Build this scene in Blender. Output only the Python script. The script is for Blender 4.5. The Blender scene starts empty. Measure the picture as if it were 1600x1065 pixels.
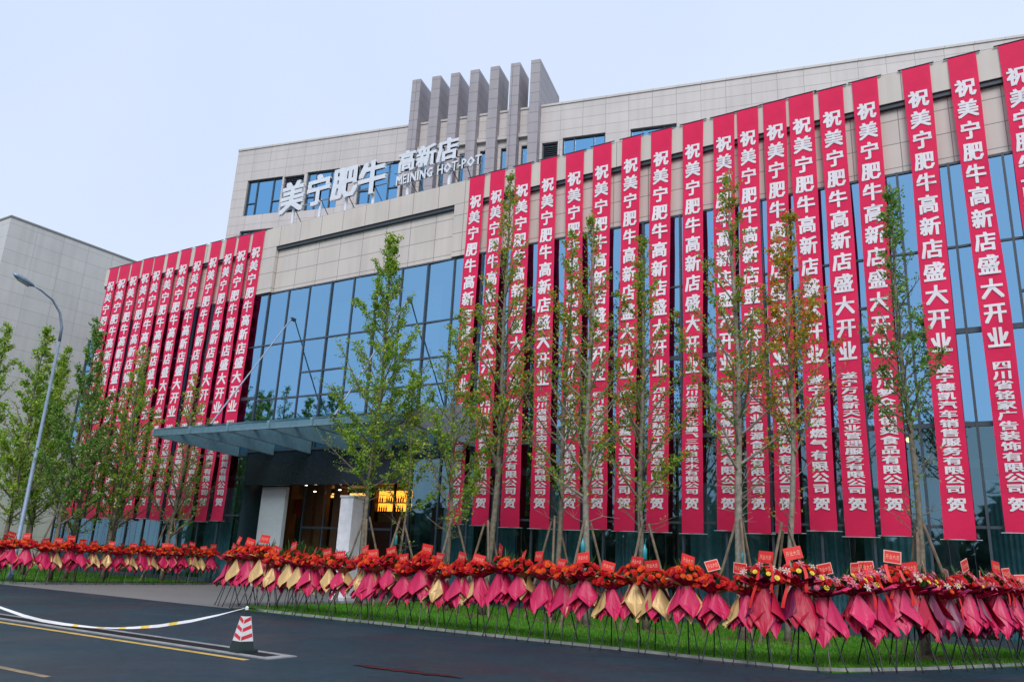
import bpy, math, random
from mathutils import Vector, Matrix
from math import sin, cos, pi, radians, sqrt, exp

# ------------------------------------------------------------------ camera, sky, sun, exposure
scene = bpy.context.scene
col = scene.collection
IW, IH, FPX = 1600.0, 1065.0, 1237.6
CAM_H = 1.65
roll = math.atan2(215, 4432); pit = math.atan(345.2 / FPX); psi = radians(32.2)
_h = Vector((-sin(psi), cos(psi), 0)); _r0 = Vector((cos(psi), sin(psi), 0)); _z = Vector((0, 0, 1))
FW = cos(pit) * _h + sin(pit) * _z; _u0 = -sin(pit) * _h + cos(pit) * _z
RT = cos(roll) * _r0 + sin(roll) * _u0; UP = -sin(roll) * _r0 + cos(roll) * _u0
CAM = Vector((0, 0, CAM_H))
cd = bpy.data.cameras.new('camera'); cam = bpy.data.objects.new('camera', cd); col.objects.link(cam)
cd.sensor_width = 36; cd.lens = FPX / IW * 36; cd.clip_end = 2000
cam.matrix_world = Matrix(((RT.x, UP.x, -FW.x, 0), (RT.y, UP.y, -FW.y, 0), (RT.z, UP.z, -FW.z, CAM_H), (0, 0, 0, 1)))
scene.camera = cam

SUN_EL, SUN_AZ = radians(42), radians(150)      # soft light from high behind the camera, to its right
world = bpy.data.worlds.new("World"); scene.world = world; world.use_nodes = True
nt = world.node_tree; nt.nodes.clear()
wo = nt.nodes.new('ShaderNodeOutputWorld'); bg = nt.nodes.new('ShaderNodeBackground'); bg.inputs[1].default_value = 0.1
sky = nt.nodes.new('ShaderNodeTexSky'); sky.sky_type = 'NISHITA'; sky.sun_disc = False
sky.sun_elevation = SUN_EL; sky.sun_rotation = SUN_AZ % (2 * pi); sky.dust_density = 3
tc = nt.nodes.new('ShaderNodeTexCoord'); nz = nt.nodes.new('ShaderNodeTexNoise'); nz.inputs['Scale'].default_value = 1.6; nz.inputs['Detail'].default_value = 4
cr = nt.nodes.new('ShaderNodeValToRGB'); cr.color_ramp.elements[0].position = .3; cr.color_ramp.elements[1].position = .72
cr.color_ramp.elements[0].color = (4.5, 5.3, 6.9, 1); cr.color_ramp.elements[1].color = (5.2, 5.9, 7.1, 1)
mx = nt.nodes.new('ShaderNodeMix'); mx.data_type = 'RGBA'; mx.inputs[0].default_value = 0.92
nt.links.new(tc.outputs['Generated'], nz.inputs['Vector']); nt.links.new(nz.outputs[0], cr.inputs[0])
nt.links.new(sky.outputs[0], mx.inputs[6]); nt.links.new(cr.outputs[0], mx.inputs[7])
nt.links.new(mx.outputs[2], bg.inputs[0]); nt.links.new(bg.outputs[0], wo.inputs[0])
sd = bpy.data.lights.new('sun', 'SUN'); sd.energy = 1.5; sd.angle = radians(30); sd.color = (1, .97, .95)
sun = bpy.data.objects.new('sun', sd); col.objects.link(sun)
_sd = Vector((sin(SUN_AZ) * cos(SUN_EL), cos(SUN_AZ) * cos(SUN_EL), sin(SUN_EL)))
sun.rotation_euler = _sd.to_track_quat('Z', 'Y').to_euler()
scene.view_settings.view_transform = 'Standard'; scene.view_settings.look = 'None'
scene.view_settings.exposure = 0.6; scene.view_settings.gamma = 1
scene.render.engine = 'CYCLES'
scene.cycles.max_bounces = 8; scene.cycles.transparent_max_bounces = 12; scene.cycles.caustics_reflective = False; scene.cycles.caustics_refractive = False

rng = random.Random(7)
def U(a, b): return rng.uniform(a, b)

# ------------------------------------------------------------------ materials
M = {}
def nodes_of(name):
    m = bpy.data.materials.new(name); m.use_nodes = True
    n = m.node_tree; b = n.nodes['Principled BSDF']; M[name] = m
    return m, n, b
def mat(name, c, rough=.6, spec=.4, metal=0, var=.12, scale=6, bump=0, bscale=40, trans=0, emit=None, estr=0, sheen=0):
    m, n, b = nodes_of(name)
    b.inputs['Roughness'].default_value = rough; b.inputs['Specular IOR Level'].default_value = spec; b.inputs['Metallic'].default_value = metal
    t = n.nodes.new('ShaderNodeTexCoord'); no = n.nodes.new('ShaderNodeTexNoise'); no.inputs['Scale'].default_value = scale; no.inputs['Detail'].default_value = 5
    n.links.new(t.outputs['Object'], no.inputs['Vector'])
    r = n.nodes.new('ShaderNodeValToRGB'); r.color_ramp.elements[0].position = .3; r.color_ramp.elements[1].position = .7
    r.color_ramp.elements[0].color = (*[x * (1 - var) for x in c], 1); r.color_ramp.elements[1].color = (*[min(1, x * (1 + var)) for x in c], 1)
    n.links.new(no.outputs[0], r.inputs[0]); n.links.new(r.outputs[0], b.inputs['Base Color'])
    if bump:
        bn = n.nodes.new('ShaderNodeTexNoise'); bn.inputs['Scale'].default_value = bscale; bn.inputs['Detail'].default_value = 4
        bb = n.nodes.new('ShaderNodeBump'); bb.inputs['Strength'].default_value = bump; bb.inputs['Distance'].default_value = .02
        n.links.new(t.outputs['Object'], bn.inputs['Vector']); n.links.new(bn.outputs[0], bb.inputs['Height']); n.links.new(bb.outputs[0], b.inputs['Normal'])
    if emit: b.inputs['Emission Color'].default_value = (*emit, 1); b.inputs['Emission Strength'].default_value = estr
    if sheen: b.inputs['Sheen Weight'].default_value = sheen
    return m
def stone(name, c, bw, rh, mortar=.018, c2=None, ox=0, oz=0, var=.06, jd=.38):
    m, n, b = nodes_of(name); b.inputs['Roughness'].default_value = .55; b.inputs['Specular IOR Level'].default_value = .35
    t = n.nodes.new('ShaderNodeTexCoord'); s = n.nodes.new('ShaderNodeSeparateXYZ'); n.links.new(t.outputs['Object'], s.inputs[0])
    a = n.nodes.new('ShaderNodeMath'); a.operation = 'ADD'; n.links.new(s.outputs[0], a.inputs[0]); n.links.new(s.outputs[1], a.inputs[1])
    a2 = n.nodes.new('ShaderNodeMath'); a2.operation = 'ADD'; n.links.new(a.outputs[0], a2.inputs[0]); a2.inputs[1].default_value = ox
    a3 = n.nodes.new('ShaderNodeMath'); a3.operation = 'ADD'; n.links.new(s.outputs[2], a3.inputs[0]); a3.inputs[1].default_value = oz
    cb = n.nodes.new('ShaderNodeCombineXYZ'); n.links.new(a2.outputs[0], cb.inputs[0]); n.links.new(a3.outputs[0], cb.inputs[1])
    br = n.nodes.new('ShaderNodeTexBrick'); br.offset = 0; br.squash = 1
    br.inputs['Scale'].default_value = 1; br.inputs['Brick Width'].default_value = bw; br.inputs['Row Height'].default_value = rh
    br.inputs['Mortar Size'].default_value = mortar; br.inputs['Mortar Smooth'].default_value = .3; br.inputs['Bias'].default_value = 0
    c2 = c2 or [x * (1 - var) for x in c]
    br.inputs['Color1'].default_value = (*c, 1); br.inputs['Color2'].default_value = (*c2, 1); br.inputs['Mortar'].default_value = (*[x * jd for x in c], 1)
    n.links.new(cb.outputs[0], br.inputs['Vector'])
    no = n.nodes.new('ShaderNodeTexNoise'); no.inputs['Scale'].default_value = .5; no.inputs['Detail'].default_value = 8
    n.links.new(t.outputs['Object'], no.inputs['Vector'])
    r = n.nodes.new('ShaderNodeValToRGB'); r.color_ramp.elements[0].color = (.91, .91, .92, 1); r.color_ramp.elements[1].color = (1, 1, 1, 1)
    r.color_ramp.elements[0].position = .3; r.color_ramp.elements[1].position = .65
    n.links.new(no.outputs[0], r.inputs[0])
    mm = n.nodes.new('ShaderNodeMix'); mm.data_type = 'RGBA'; mm.blend_type = 'MULTIPLY'; mm.inputs[0].default_value = 1
    mp = n.nodes.new('ShaderNodeMapping'); mp.inputs['Scale'].default_value = (2.6, 2.6, .16); n.links.new(t.outputs['Object'], mp.inputs[0])
    n2 = n.nodes.new('ShaderNodeTexNoise'); n2.inputs['Scale'].default_value = 1; n2.inputs['Detail'].default_value = 6; n.links.new(mp.outputs[0], n2.inputs['Vector'])
    r2 = n.nodes.new('ShaderNodeValToRGB'); r2.color_ramp.elements[0].color = (.93, .925, .92, 1); r2.color_ramp.elements[1].color = (1, 1, 1, 1); r2.color_ramp.elements[0].position = .34; r2.color_ramp.elements[1].position = .56
    n.links.new(n2.outputs[0], r2.inputs[0])
    m3 = n.nodes.new('ShaderNodeMix'); m3.data_type = 'RGBA'; m3.blend_type = 'MULTIPLY'; m3.inputs[0].default_value = 1
    n.links.new(br.outputs[0], mm.inputs[6]); n.links.new(r.outputs[0], mm.inputs[7]); n.links.new(mm.outputs[2], m3.inputs[6]); n.links.new(r2.outputs[0], m3.inputs[7]); n.links.new(m3.outputs[2], b.inputs['Base Color'])
    bb = n.nodes.new('ShaderNodeBump'); bb.inputs['Strength'].default_value = .5; bb.inputs['Distance'].default_value = .01; bb.invert = True
    n.links.new(br.outputs['Fac'], bb.inputs['Height']); n.links.new(bb.outputs[0], b.inputs['Normal'])
    return m
def glass(name, tint, refl, fac, rough=.02, wav=.0025):
    m, n, b = nodes_of(name); n.nodes.remove(b); o = n.nodes['Material Output']
    tr = n.nodes.new('ShaderNodeBsdfTransparent'); tr.inputs[0].default_value = (*tint, 1)
    gl = n.nodes.new('ShaderNodeBsdfGlossy'); gl.inputs['Color'].default_value = (*refl, 1); gl.inputs['Roughness'].default_value = rough
    t = n.nodes.new('ShaderNodeTexCoord'); no = n.nodes.new('ShaderNodeTexNoise'); no.inputs['Scale'].default_value = .9; no.inputs['Detail'].default_value = 2
    n.links.new(t.outputs['Object'], no.inputs['Vector'])
    bb = n.nodes.new('ShaderNodeBump'); bb.inputs['Strength'].default_value = 1; bb.inputs['Distance'].default_value = wav
    n.links.new(no.outputs[0], bb.inputs['Height']); n.links.new(bb.outputs[0], gl.inputs['Normal'])
    mxs = n.nodes.new('ShaderNodeMixShader'); mxs.inputs[0].default_value = fac
    n.links.new(tr.outputs[0], mxs.inputs[1]); n.links.new(gl.outputs[0], mxs.inputs[2]); n.links.new(mxs.outputs[0], o.inputs[0])
    return m
def leafmat(name, ramp, rough=.5):
    m, n, b = nodes_of(name); b.inputs['Roughness'].default_value = rough; b.inputs['Specular IOR Level'].default_value = .3
    g = n.nodes.new('ShaderNodeNewGeometry'); r = n.nodes.new('ShaderNodeValToRGB'); r.color_ramp.interpolation = 'LINEAR'
    e = r.color_ramp.elements
    e[0].position = ramp[0][0]; e[0].color = (*ramp[0][1], 1); e[1].position = ramp[-1][0]; e[1].color = (*ramp[-1][1], 1)
    for p, c in ramp[1:-1]:
        x = e.new(p); x.color = (*c, 1)
    n.links.new(g.outputs['Random Per Island'], r.inputs[0])
    n.links.new(r.outputs[0], b.inputs['Base Color'])
    tl = n.nodes.new('ShaderNodeBsdfTranslucent'); n.links.new(r.outputs[0], tl.inputs[0])
    ms = n.nodes.new('ShaderNodeMixShader'); ms.inputs[0].default_value = .42
    o = n.nodes['Material Output']
    n.links.new(b.outputs[0], ms.inputs[1]); n.links.new(tl.outputs[0], ms.inputs[2]); n.links.new(ms.outputs[0], o.inputs[0])
    return m

stone('facade_stone', (.65, .585, .535), 1.466, .86, .016, ox=19.60 + 1.466 * 40, oz=.0)
stone('band_stone', (.67, .605, .545), 1.466, 1.10, .016, ox=19.60 + 1.466 * 40, oz=-16.9 + 1.1 * 20)
stone('upper_stone', (.60, .553, .54), 1.25, .60, .013, oz=.2, jd=.55)
stone('fin_stone', (.38, .35, .38), 3.0, .62, .014)
stone('neighbour_stone', (.61, .605, .595), 1.8, .9, .012, jd=.62)
stone('paving', (.56, .55, .53), .6, .6, .008)
mat('roofing', (.25, .25, .25), .8)
mat('dark_metal', (.045, .055, .07), .4, .5)
mat('mullion', (.05, .065, .085), .35, .5)
mat('steel', (.25, .36, .43), .4, .5, .3)
mat('rod_steel', (.45, .5, .56), .3, .5, .8)
glass('tower_glass', (.42, .54, .60), (.30, .58, .83), .72)
glass('shop_glass', (.62, .80, .84), (.28, .46, .54), .42)
glass('upper_glass', (.15, .25, .33), (.22, .50, .80), .8)
glass('canopy_glass', (.62, .80, .80), (.5, .66, .7), .16)
mat('interior', (.11, .15, .17), .8)
mat('interior_floor', (.14, .13, .12), .35)
mat('black_panel', (.012, .017, .026), .25, .5)
mat('teal_panel', (.02, .045, .055), .3, .5)
mat('curtain', (.62, .68, .72), .9, .1); mat('teal_curtain', (.20, .42, .48), .9, .1)
mat('white_panel', (.62, .62, .64), .4, .4, var=.05)
mat('white_marble', (.75, .76, .80), .25, .5, var=.14, scale=3)
mat('brown_column', (.16, .085, .04), .5)
mat('red_poster', (.35, .03, .03), .5)
mat('amber_light', (.5, .2, .03), .5, emit=(1.0, .32, .03), estr=1.6)
mat('warm_strip', (.5, .2, .05), .5, emit=(1.0, .45, .12), estr=1.2)
mat('downlight', (.8, .8, .7), .5, emit=(1, .9, .75), estr=6)
mat('bulb', (.8, .7, .4), .5, emit=(1, .72, .25), estr=2.2)
mat('shelf_dark', (.05, .02, .01), .5)
mat('sign_white', (.72, .75, .82), .45, .4, var=.06)
mat('banner_red', (.92, .023, .115), .62, .25, var=.10, scale=1.2, bump=.3, bscale=7)
_m = M['banner_red'].node_tree; _m.nodes['Principled BSDF'].inputs['Sheen Weight'].default_value = .35; _m.nodes['Principled BSDF'].inputs['Sheen Roughness'].default_value = .45; _m.nodes['Principled BSDF'].inputs['Sheen Tint'].default_value = (1, .45, .65, 1); _t = _m.nodes.new('ShaderNodeBsdfTranslucent'); _t.inputs[0].default_value = (.75, .02, .08, 1); _x = _m.nodes.new('ShaderNodeMixShader'); _x.inputs[0].default_value = .22
_m.links.new(_m.nodes['Principled BSDF'].outputs[0], _x.inputs[1]); _m.links.new(_t.outputs[0], _x.inputs[2]); _m.links.new(_x.outputs[0], _m.nodes['Material Output'].inputs[0])
mat('banner_text', (.80, .76, .80), .6, .2, var=.03)
def asphalt():
    m, n, b = nodes_of('asphalt'); t = n.nodes.new('ShaderNodeTexCoord'); L = n.links.new
    def noise(sc, det=5):
        q = n.nodes.new('ShaderNodeTexNoise'); q.inputs['Scale'].default_value = sc; q.inputs['Detail'].default_value = det; L(t.outputs['Object'], q.inputs['Vector']); return q
    def ramp(src, p0, c0, p1, c1):
        q = n.nodes.new('ShaderNodeValToRGB'); e = q.color_ramp.elements; e[0].position = p0; e[0].color = (*c0, 1); e[1].position = p1; e[1].color = (*c1, 1); L(src, q.inputs[0]); return q
    def mult(a, c):
        q = n.nodes.new('ShaderNodeMix'); q.data_type = 'RGBA'; q.blend_type = 'MULTIPLY'; q.inputs[0].default_value = 1; L(a, q.inputs[6]); L(c, q.inputs[7]); return q
    big, fine = noise(.33, 6), noise(55, 3)
    c = ramp(big.outputs[0], .35, (.006, .024, .037), .68, (.013, .040, .056))
    f = ramp(fine.outputs[0], .35, (.55, .55, .55), .72, (1.6, 1.6, 1.6))
    v = n.nodes.new('ShaderNodeTexVoronoi'); v.feature = 'DISTANCE_TO_EDGE'; v.inputs['Scale'].default_value = .42; wv = noise(1.3, 4)
    ad = n.nodes.new('ShaderNodeMix'); ad.data_type = 'RGBA'; ad.inputs[0].default_value = .16; L(t.outputs['Object'], ad.inputs[6]); L(wv.outputs[1], ad.inputs[7]); L(ad.outputs[2], v.inputs['Vector'])
    k = ramp(v.outputs['Distance'], .0, (.45, .45, .45), .006, (1, 1, 1))
    f2 = ramp(noise(7, 4).outputs[0], .36, (.78, .78, .78), .66, (1.2, 1.2, 1.2)); c = mult(c.outputs[0], f2.outputs[0]); L(mult(mult(c.outputs[2], f.outputs[0]).outputs[2], k.outputs[0]).outputs[2], b.inputs['Base Color'])
    rg = ramp(noise(.5, 5).outputs[0], .38, (.34, .34, .34), .62, (.6, .6, .6)); L(rg.outputs[0], b.inputs['Roughness'])
    b.inputs['Specular IOR Level'].default_value = .38; b.inputs['Specular Tint'].default_value = (.75, .95, 1, 1)
    bb = n.nodes.new('ShaderNodeBump'); bb.inputs['Strength'].default_value = .45; bb.inputs['Distance'].default_value = .02; L(noise(90, 3).outputs[0], bb.inputs['Height']); L(bb.outputs[0], b.inputs['Normal'])
asphalt()
mat('concrete', (.30, .30, .30), .8, .2, var=.2, scale=4, bump=.3)
mat('grate', (.018, .018, .02), .6, .4)
mat('road_yellow', (.58, .38, .09), .6, .3, var=.25, scale=5)
mat('road_yellow_worn', (.24, .18, .11), .7, .3, var=.4, scale=6)
mat('lawn', (.06, .20, .015), .9, .1, var=.3, scale=3, bump=.4)
leafmat('grass_blade', [(0, (.06, .22, .012)), (.5, (.10, .34, .02)), (.9, (.18, .38, .05)), (1, (.30, .32, .10))])
mat('bark', (.19, .165, .125), .85, .1, var=.35, scale=9, bump=.6, bscale=30)
mat('pale_bark', (.27, .245, .205), .85, .1, var=.3, scale=9, bump=.6, bscale=30)
mat('stake_wood', (.20, .15, .11), .8, .1, var=.3)
leafmat('leaf_green', [(0, (0.112, 0.264, 0.025)), (.4, (0.213, 0.440, 0.040)), (.8, (0.400, 0.572, 0.060)), (1, (0.688, 0.616, 0.120))])
leafmat('leaf_dark', [(0, (0.084, 0.209, 0.040)), (.5, (0.168, 0.352, 0.060)), (1, (0.324, 0.484, 0.090))])
leafmat('leaf_mixed', [(0, (0.099, 0.253, 0.025)), (.5, (0.209, 0.462, 0.040)), (.8, (0.440, 0.506, 0.060)), (.92, (0.792, 0.363, 0.040)), (1, (0.800, 0.176, 0.030))])
leafmat('leaf_orange', [(0, (.14, .29, .03)), (.4, (.34, .42, .05)), (.66, (.68, .46, .05)), (.85, (.80, .30, .03)), (1, (.75, .12, .02))])
leafmat('far_leaf', [(0, (.03, .065, .035)), (1, (.09, .15, .08))])
mat('lamp_steel', (.24, .31, .40), .4, .5, .4)
mat('lamp_glass', (.5, .52, .55), .3)
mat('stand_leg', (.016, .018, .022), .4, .5)
mat('paper_magenta', (.52, .013, .085), .45, .35, var=.08, scale=3)
mat('paper_red', (.44, .007, .04), .42, .4, var=.08, scale=3)
mat('paper_plum', (.16, .010, .055), .4, .4, var=.1, scale=3)
mat('paper_pink', (.60, .022, .11), .42, .4, var=.08, scale=3)
mat('paper_gold', (.56, .37, .15), .42, .4, .15, var=.1, scale=3)
leafmat('petal_orange', [(0, (.75, .04, .01)), (.5, (.85, .10, .012)), (1, (.95, .22, .02))])
leafmat('petal_red', [(0, (.50, .004, .01)), (1, (.72, .015, .02))])
leafmat('petal_pink', [(0, (.75, .10, .22)), (1, (.85, .35, .45))])
leafmat('petal_white', [(0, (.78, .74, .74)), (1, (.85, .78, .66))])
mat('petal_yellow', (.75, .55, .06), .6)
leafmat('stand_leaf', [(0, (.015, .06, .015)), (.6, (.03, .11, .02)), (1, (.07, .18, .04))])
mat('card_red', (.70, .02, .018), .5, .4, var=.05)
mat('card_deep', (.55, .01, .012), .5, .4, var=.05)
mat('card_pale', (.75, .40, .32), .5, .4, var=.05)
mat('card_ink', (.80, .45, .32), .5, .3)
mat('card_ink_dark', (.40, .02, .02), .5, .3)
mat('cone_rubber', (.02, .035, .035), .6, .3)
mat('cone_white', (.72, .70, .70), .5, .4, var=.06)
mat('cone_red', (.62, .03, .05), .5, .4)
mat('tape_white', (.75, .75, .76), .45, .4, var=.05)
mat('tape_yellow', (.75, .52, .06), .45, .4)
mat('red_smear', (.055, .008, .010), .7, .2, var=.6, scale=6)
mat('drip_teal', (.03, .30, .34), .3, .5)
mat('yellow_bloom', (.6, .5, .05), .6)

# ------------------------------------------------------------------ mesh helper
class MB:
    def __init__(s): s.v = []; s.f = []; s.mi = []; s.mats = []
    def m(s, name):
        if name not in s.mats: s.mats.append(name)
        return s.mats.index(name)
    def face(s, pts, mt):
        b = len(s.v); s.v.extend([tuple(p) for p in pts]); s.f.append(tuple(range(b, b + len(pts)))); s.mi.append(s.m(mt))
    def add(s, vs, fs, mt):
        b = len(s.v); s.v.extend([tuple(p) for p in vs]); k = s.m(mt)
        for f in fs: s.f.append(tuple(b + i for i in f)); s.mi.append(k)
    def box(s, x0, x1, y0, y1, z0, z1, mt):
        v = [(x0, y0, z0), (x1, y0, z0), (x1, y1, z0), (x0, y1, z0), (x0, y0, z1), (x1, y0, z1), (x1, y1, z1), (x0, y1, z1)]
        s.add(v, [(0, 3, 2, 1), (4, 5, 6, 7), (0, 1, 5, 4), (1, 2, 6, 5), (2, 3, 7, 6), (3, 0, 4, 7)], mt)
    def obox(s, o, ax, ay, az, mt):     # box from corner with edge vectors
        o = Vector(o); ax = Vector(ax); ay = Vector(ay); az = Vector(az)
        v = [o, o + ax, o + ax + ay, o + ay, o + az, o + ax + az, o + ax + ay + az, o + ay + az]
        s.add(v, [(0, 3, 2, 1), (4, 5, 6, 7), (0, 1, 5, 4), (1, 2, 6, 5), (2, 3, 7, 6), (3, 0, 4, 7)], mt)
    def tube(s, pts, rad, mt, n=6, cap=True):
        pts = [Vector(p) for p in pts]
        if not hasattr(rad, '__len__'): rad = [rad] * len(pts)
        b = len(s.v); k = s.m(mt); side = None
        for i, p in enumerate(pts):
            d = (pts[min(i + 1, len(pts) - 1)] - pts[max(i - 1, 0)]).normalized()
            if side is None:
                side = d.cross(Vector((0, 0, 1)))
                if side.length < .05: side = d.cross(Vector((1, 0, 0)))
            side = (side - d * side.dot(d)).normalized(); up = d.cross(side)
            for j in range(n):
                a = 2 * pi * j / n; q = p + (side * cos(a) + up * sin(a)) * rad[i]; s.v.append((q.x, q.y, q.z))
        for i in range(len(pts) - 1):
            for j in range(n):
                s.f.append((b + i * n + j, b + i * n + (j + 1) % n, b + (i + 1) * n + (j + 1) % n, b + (i + 1) * n + j)); s.mi.append(k)
        if cap:
            s.f.append(tuple(b + j for j in reversed(range(n)))); s.mi.append(k)
            s.f.append(tuple(b + (len(pts) - 1) * n + j for j in range(n))); s.mi.append(k)
    def mesh(s, name, smooth=False):
        me = bpy.data.meshes.new(name); me.from_pydata(s.v, [], s.f)
        for x in s.mats: me.materials.append(M[x])
        me.polygons.foreach_set('material_index', s.mi)
        if smooth: me.polygons.foreach_set('use_smooth', [True] * len(s.f))
        me.update(); return me
    def build(s, name, parent=None, smooth=False):
        return link(name, s.mesh(name, smooth), parent)
def link(name, me, parent=None):
    o = bpy.data.objects.new(name, me); col.objects.link(o)
    if parent: o.parent = parent
    return o
def tag(o, label, cat, group=None):
    o['label'] = label; o['category'] = cat
    if group: o['group'] = group
    return o
def empty(name, loc=(0, 0, 0), rz=0):
    o = bpy.data.objects.new(name, None); o.location = loc; o.rotation_euler = (0, 0, rz); o.empty_display_size = .2; col.objects.link(o); return o
def structure(o, kind='structure'): o['kind'] = kind; return o
ONES = ['', 'first', 'second', 'third', 'fourth', 'fifth', 'sixth', 'seventh', 'eighth', 'ninth', 'tenth', 'eleventh', 'twelfth', 'thirteenth', 'fourteenth', 'fifteenth', 'sixteenth', 'seventeenth', 'eighteenth', 'nineteenth']
def ordinal(n):
    if n < 20: return ONES[n]
    t = {2: ('twentieth', 'twenty'), 3: ('thirtieth', 'thirty'), 4: ('fortieth', 'forty'), 5: ('fiftieth', 'fifty')}[n // 10]
    return t[0] if n % 10 == 0 else t[1] + '-' + ONES[n % 10]

# glyphs: every character becomes flat triangles in a unit em box
_gc = {}
def glyph(ch, bold=0):
    k = ch
    if k in _gc: return _gc[k]
    c = bpy.data.curves.new('glyph', 'FONT'); c.body = ch; c.resolution_u = 1; c.fill_mode = 'FRONT'
    o = bpy.data.objects.new('glyph', c); col.objects.link(o)
    me = bpy.data.meshes.new_from_object(o.evaluated_get(bpy.context.evaluated_depsgraph_get()))
    vs = [(v.co.x, v.co.y) for v in me.vertices]; fs = [tuple(p.vertices) for p in me.polygons]
    bpy.data.objects.remove(o); bpy.data.curves.remove(c); bpy.data.meshes.remove(me)
    xs = [v[0] for v in vs]; ys = [v[1] for v in vs]
    if ord(ch) > 255: x0, x1, y0, y1 = .02, .98, -.10, .86
    else: x0, x1, y0, y1 = min(xs), max(xs), 0, .72
    vs = [((x - (x0 + x1) / 2) / (x1 - x0), (y - (y0 + y1) / 2) / (y1 - y0)) for x, y in vs]
    _gc[k] = (vs, fs, (x1 - x0) / (y1 - y0)); return _gc[k]
BOLD = ((-.036, -.024, 0), (.036, -.024, .0005), (-.036, .024, .001), (.036, .024, .0015), (0, 0, .002))

# ------------------------------------------------------------------ ground, road, paving, lawns
g = MB(); g.face([(-600, -600, -.02), (600, -600, -.02), (600, 900, -.02), (-600, 900, -.02)], 'lawn'); structure(g.build('ground'))
g = MB(); g.face([(-160, -24, -.004), (80, -24, -.004), (80, 16.25, -.004), (-160, 16.25, -.004)], 'asphalt')
g.face([(-3.0, 16.25, -.004), (80, 16.25, -.004), (80, 25.9, -.004), (2.3, 25.9, -.004)], 'asphalt'); structure(g.build('road'))
DL, DR = -32.2, -19.4
g = MB(); g.face([(DL, 16.25, .0), (DR, 16.25, .0), (DR, 26.3, .0), (DL, 26.3, .0)], 'paving'); structure(g.build('driveway_paving'))
KR = [(DR, 26.0), (DR, 17.6), (-19.0, 16.9), (-18.3, 16.55), (-4.4, 16.3), (-3.6, 16.35), (-2.9, 16.9), (-1.78, 18.6), (-.07, 22.1), (1.9, 26.0)]
KL = [(-90, 16.4), (-33.2, 16.4), (-32.5, 16.9), (DL, 17.6), (DL, 26.0)]
def strip(mb, pts, w, z0, z1, mt):
    n = len(pts); P = [Vector((p[0], p[1], 0)) for p in pts]; off = []
    for i in range(n):
        d = (P[min(i + 1, n - 1)] - P[max(i - 1, 0)]).normalized(); off.append(Vector((-d.y, d.x, 0)) * w)
    for i in range(n - 1):
        a, b, c, d = P[i], P[i + 1], P[i + 1] + off[i + 1], P[i] + off[i]
        up = Vector((0, 0, z1)); lo = Vector((0, 0, z0))
        mb.face([a + up, b + up, c + up, d + up], mt); mb.face([a + lo, b + lo, b + up, a + up], mt); mb.face([c + lo, d + lo, d + up, c + up], mt)
k = MB(); strip(k, KR, .06, -.02, .045, 'concrete'); structure(k.build('kerb'))
k = MB(); strip(k, KL, .07, -.02, .06, 'concrete'); structure(k.build('kerb'))
g = MB(); g.face([(x, y, .05) for x, y in KR], 'lawn'); structure(g.build('lawn_ground'))
g = MB(); g.face([(x, y, .05) for x, y in KL] + [(-47, 26, .05), (-47, 45, .05), (-90, 45, .05)], 'lawn'); structure(g.build('lawn_ground'))
def grass_patch(inside, x0, x1, y0, y1, n):
    b = MB()
    for _ in range(n):
        x, y = U(x0, x1), U(y0, y1)
        if not inside(x, y) or sin(x * 2.1 + sin(y * 3)) * sin(y * 1.7 + x) > .75: continue
        a = U(0, pi); h = U(.04, .10); w = .012; dx, dy = cos(a) * w, sin(a) * w; lx, ly = U(-.04, .04), U(-.04, .04)
        b.face([(x - dx, y - dy, .05), (x + dx, y + dy, .05), (x + lx, y + ly, .05 + h)], 'grass_blade')
    o = b.build('grass'); structure(o, 'stuff'); return o
tag(grass_patch(lambda x, y: x > DR + .2 and y > 16.5 and y < 25.8 and y - 16.9 > (x + 2.9) * 1.75, DR, 1.8, 16.4, 25.8, 60000), 'mown green grass under the trees right of the driveway', 'grass')
tag(grass_patch(lambda x, y: x < DL - .2, -46, DL, 16.5, 25.8, 26000), 'green grass under the trees left of the driveway', 'grass')

# road marks
g = MB(); g.face([(-60, 9.02, 0), (-10.35, 9.08, 0), (-10.35, 9.22, 0), (-60, 9.16, 0)], 'road_yellow'); structure(g.build('road_marking'))
g = MB(); g.face([(-19, 6.0, 0), (-10.45, 6.06, 0), (-10.5, 6.18, 0), (-19, 6.14, 0)], 'road_yellow_worn'); structure(g.build('road_marking'))
dr = tag(empty('drain_channel', (-10.2, 9.7, 0)), 'long dark drain grate with pale concrete edging beside the yellow line', 'drain')
d = MB(); d.box(-40, -.0, -.26, -.14, -.02, .012, 'concrete'); d.box(-40, 0, .24, .36, -.02, .012, 'concrete'); d.box(-.22, 0, -.14, .24, -.02, .0115, 'concrete'); d.build('edging', dr)
d = MB()
d.face([(-40, -.14, .001), (-.22, -.14, .001), (-.22, .24, .001), (-40, .24, .001)], 'black_panel')
x = -40
while x < -.24: d.box(x, x + .022, -.14, .24, -.01, .008, 'grate'); x += .05
d.build('grate', dr)
# thin dark red strip on the asphalt
r2 = MB(); prev = None
for i in range(26):
    t = i / 25; x = -8.95 + 1.95 * t; y = 10.05 + .22 * t + .03 * sin(t * 17); w = (.08 + .06 * abs(sin(t * 9 + .5))) * (sin(pi * min(1, t + .02)) ** .5 + .05)
    cur = [(x, y - w * U(.6, 1.2), .004 + U(0, .006)), (x, y,   .006 + U(0, .004)), (x, y + w * U(.6, 1.2), .004 + U(0, .006))]
    if prev:
        r2.face([prev[0], cur[0], cur[1], prev[1]], 'red_smear'); r2.face([prev[1], cur[1], cur[2], prev[2]], 'red_smear')
    prev = cur
tag(r2.build('smear_strip'), 'thin dark red strip lying flat on the asphalt', 'paper')

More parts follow.
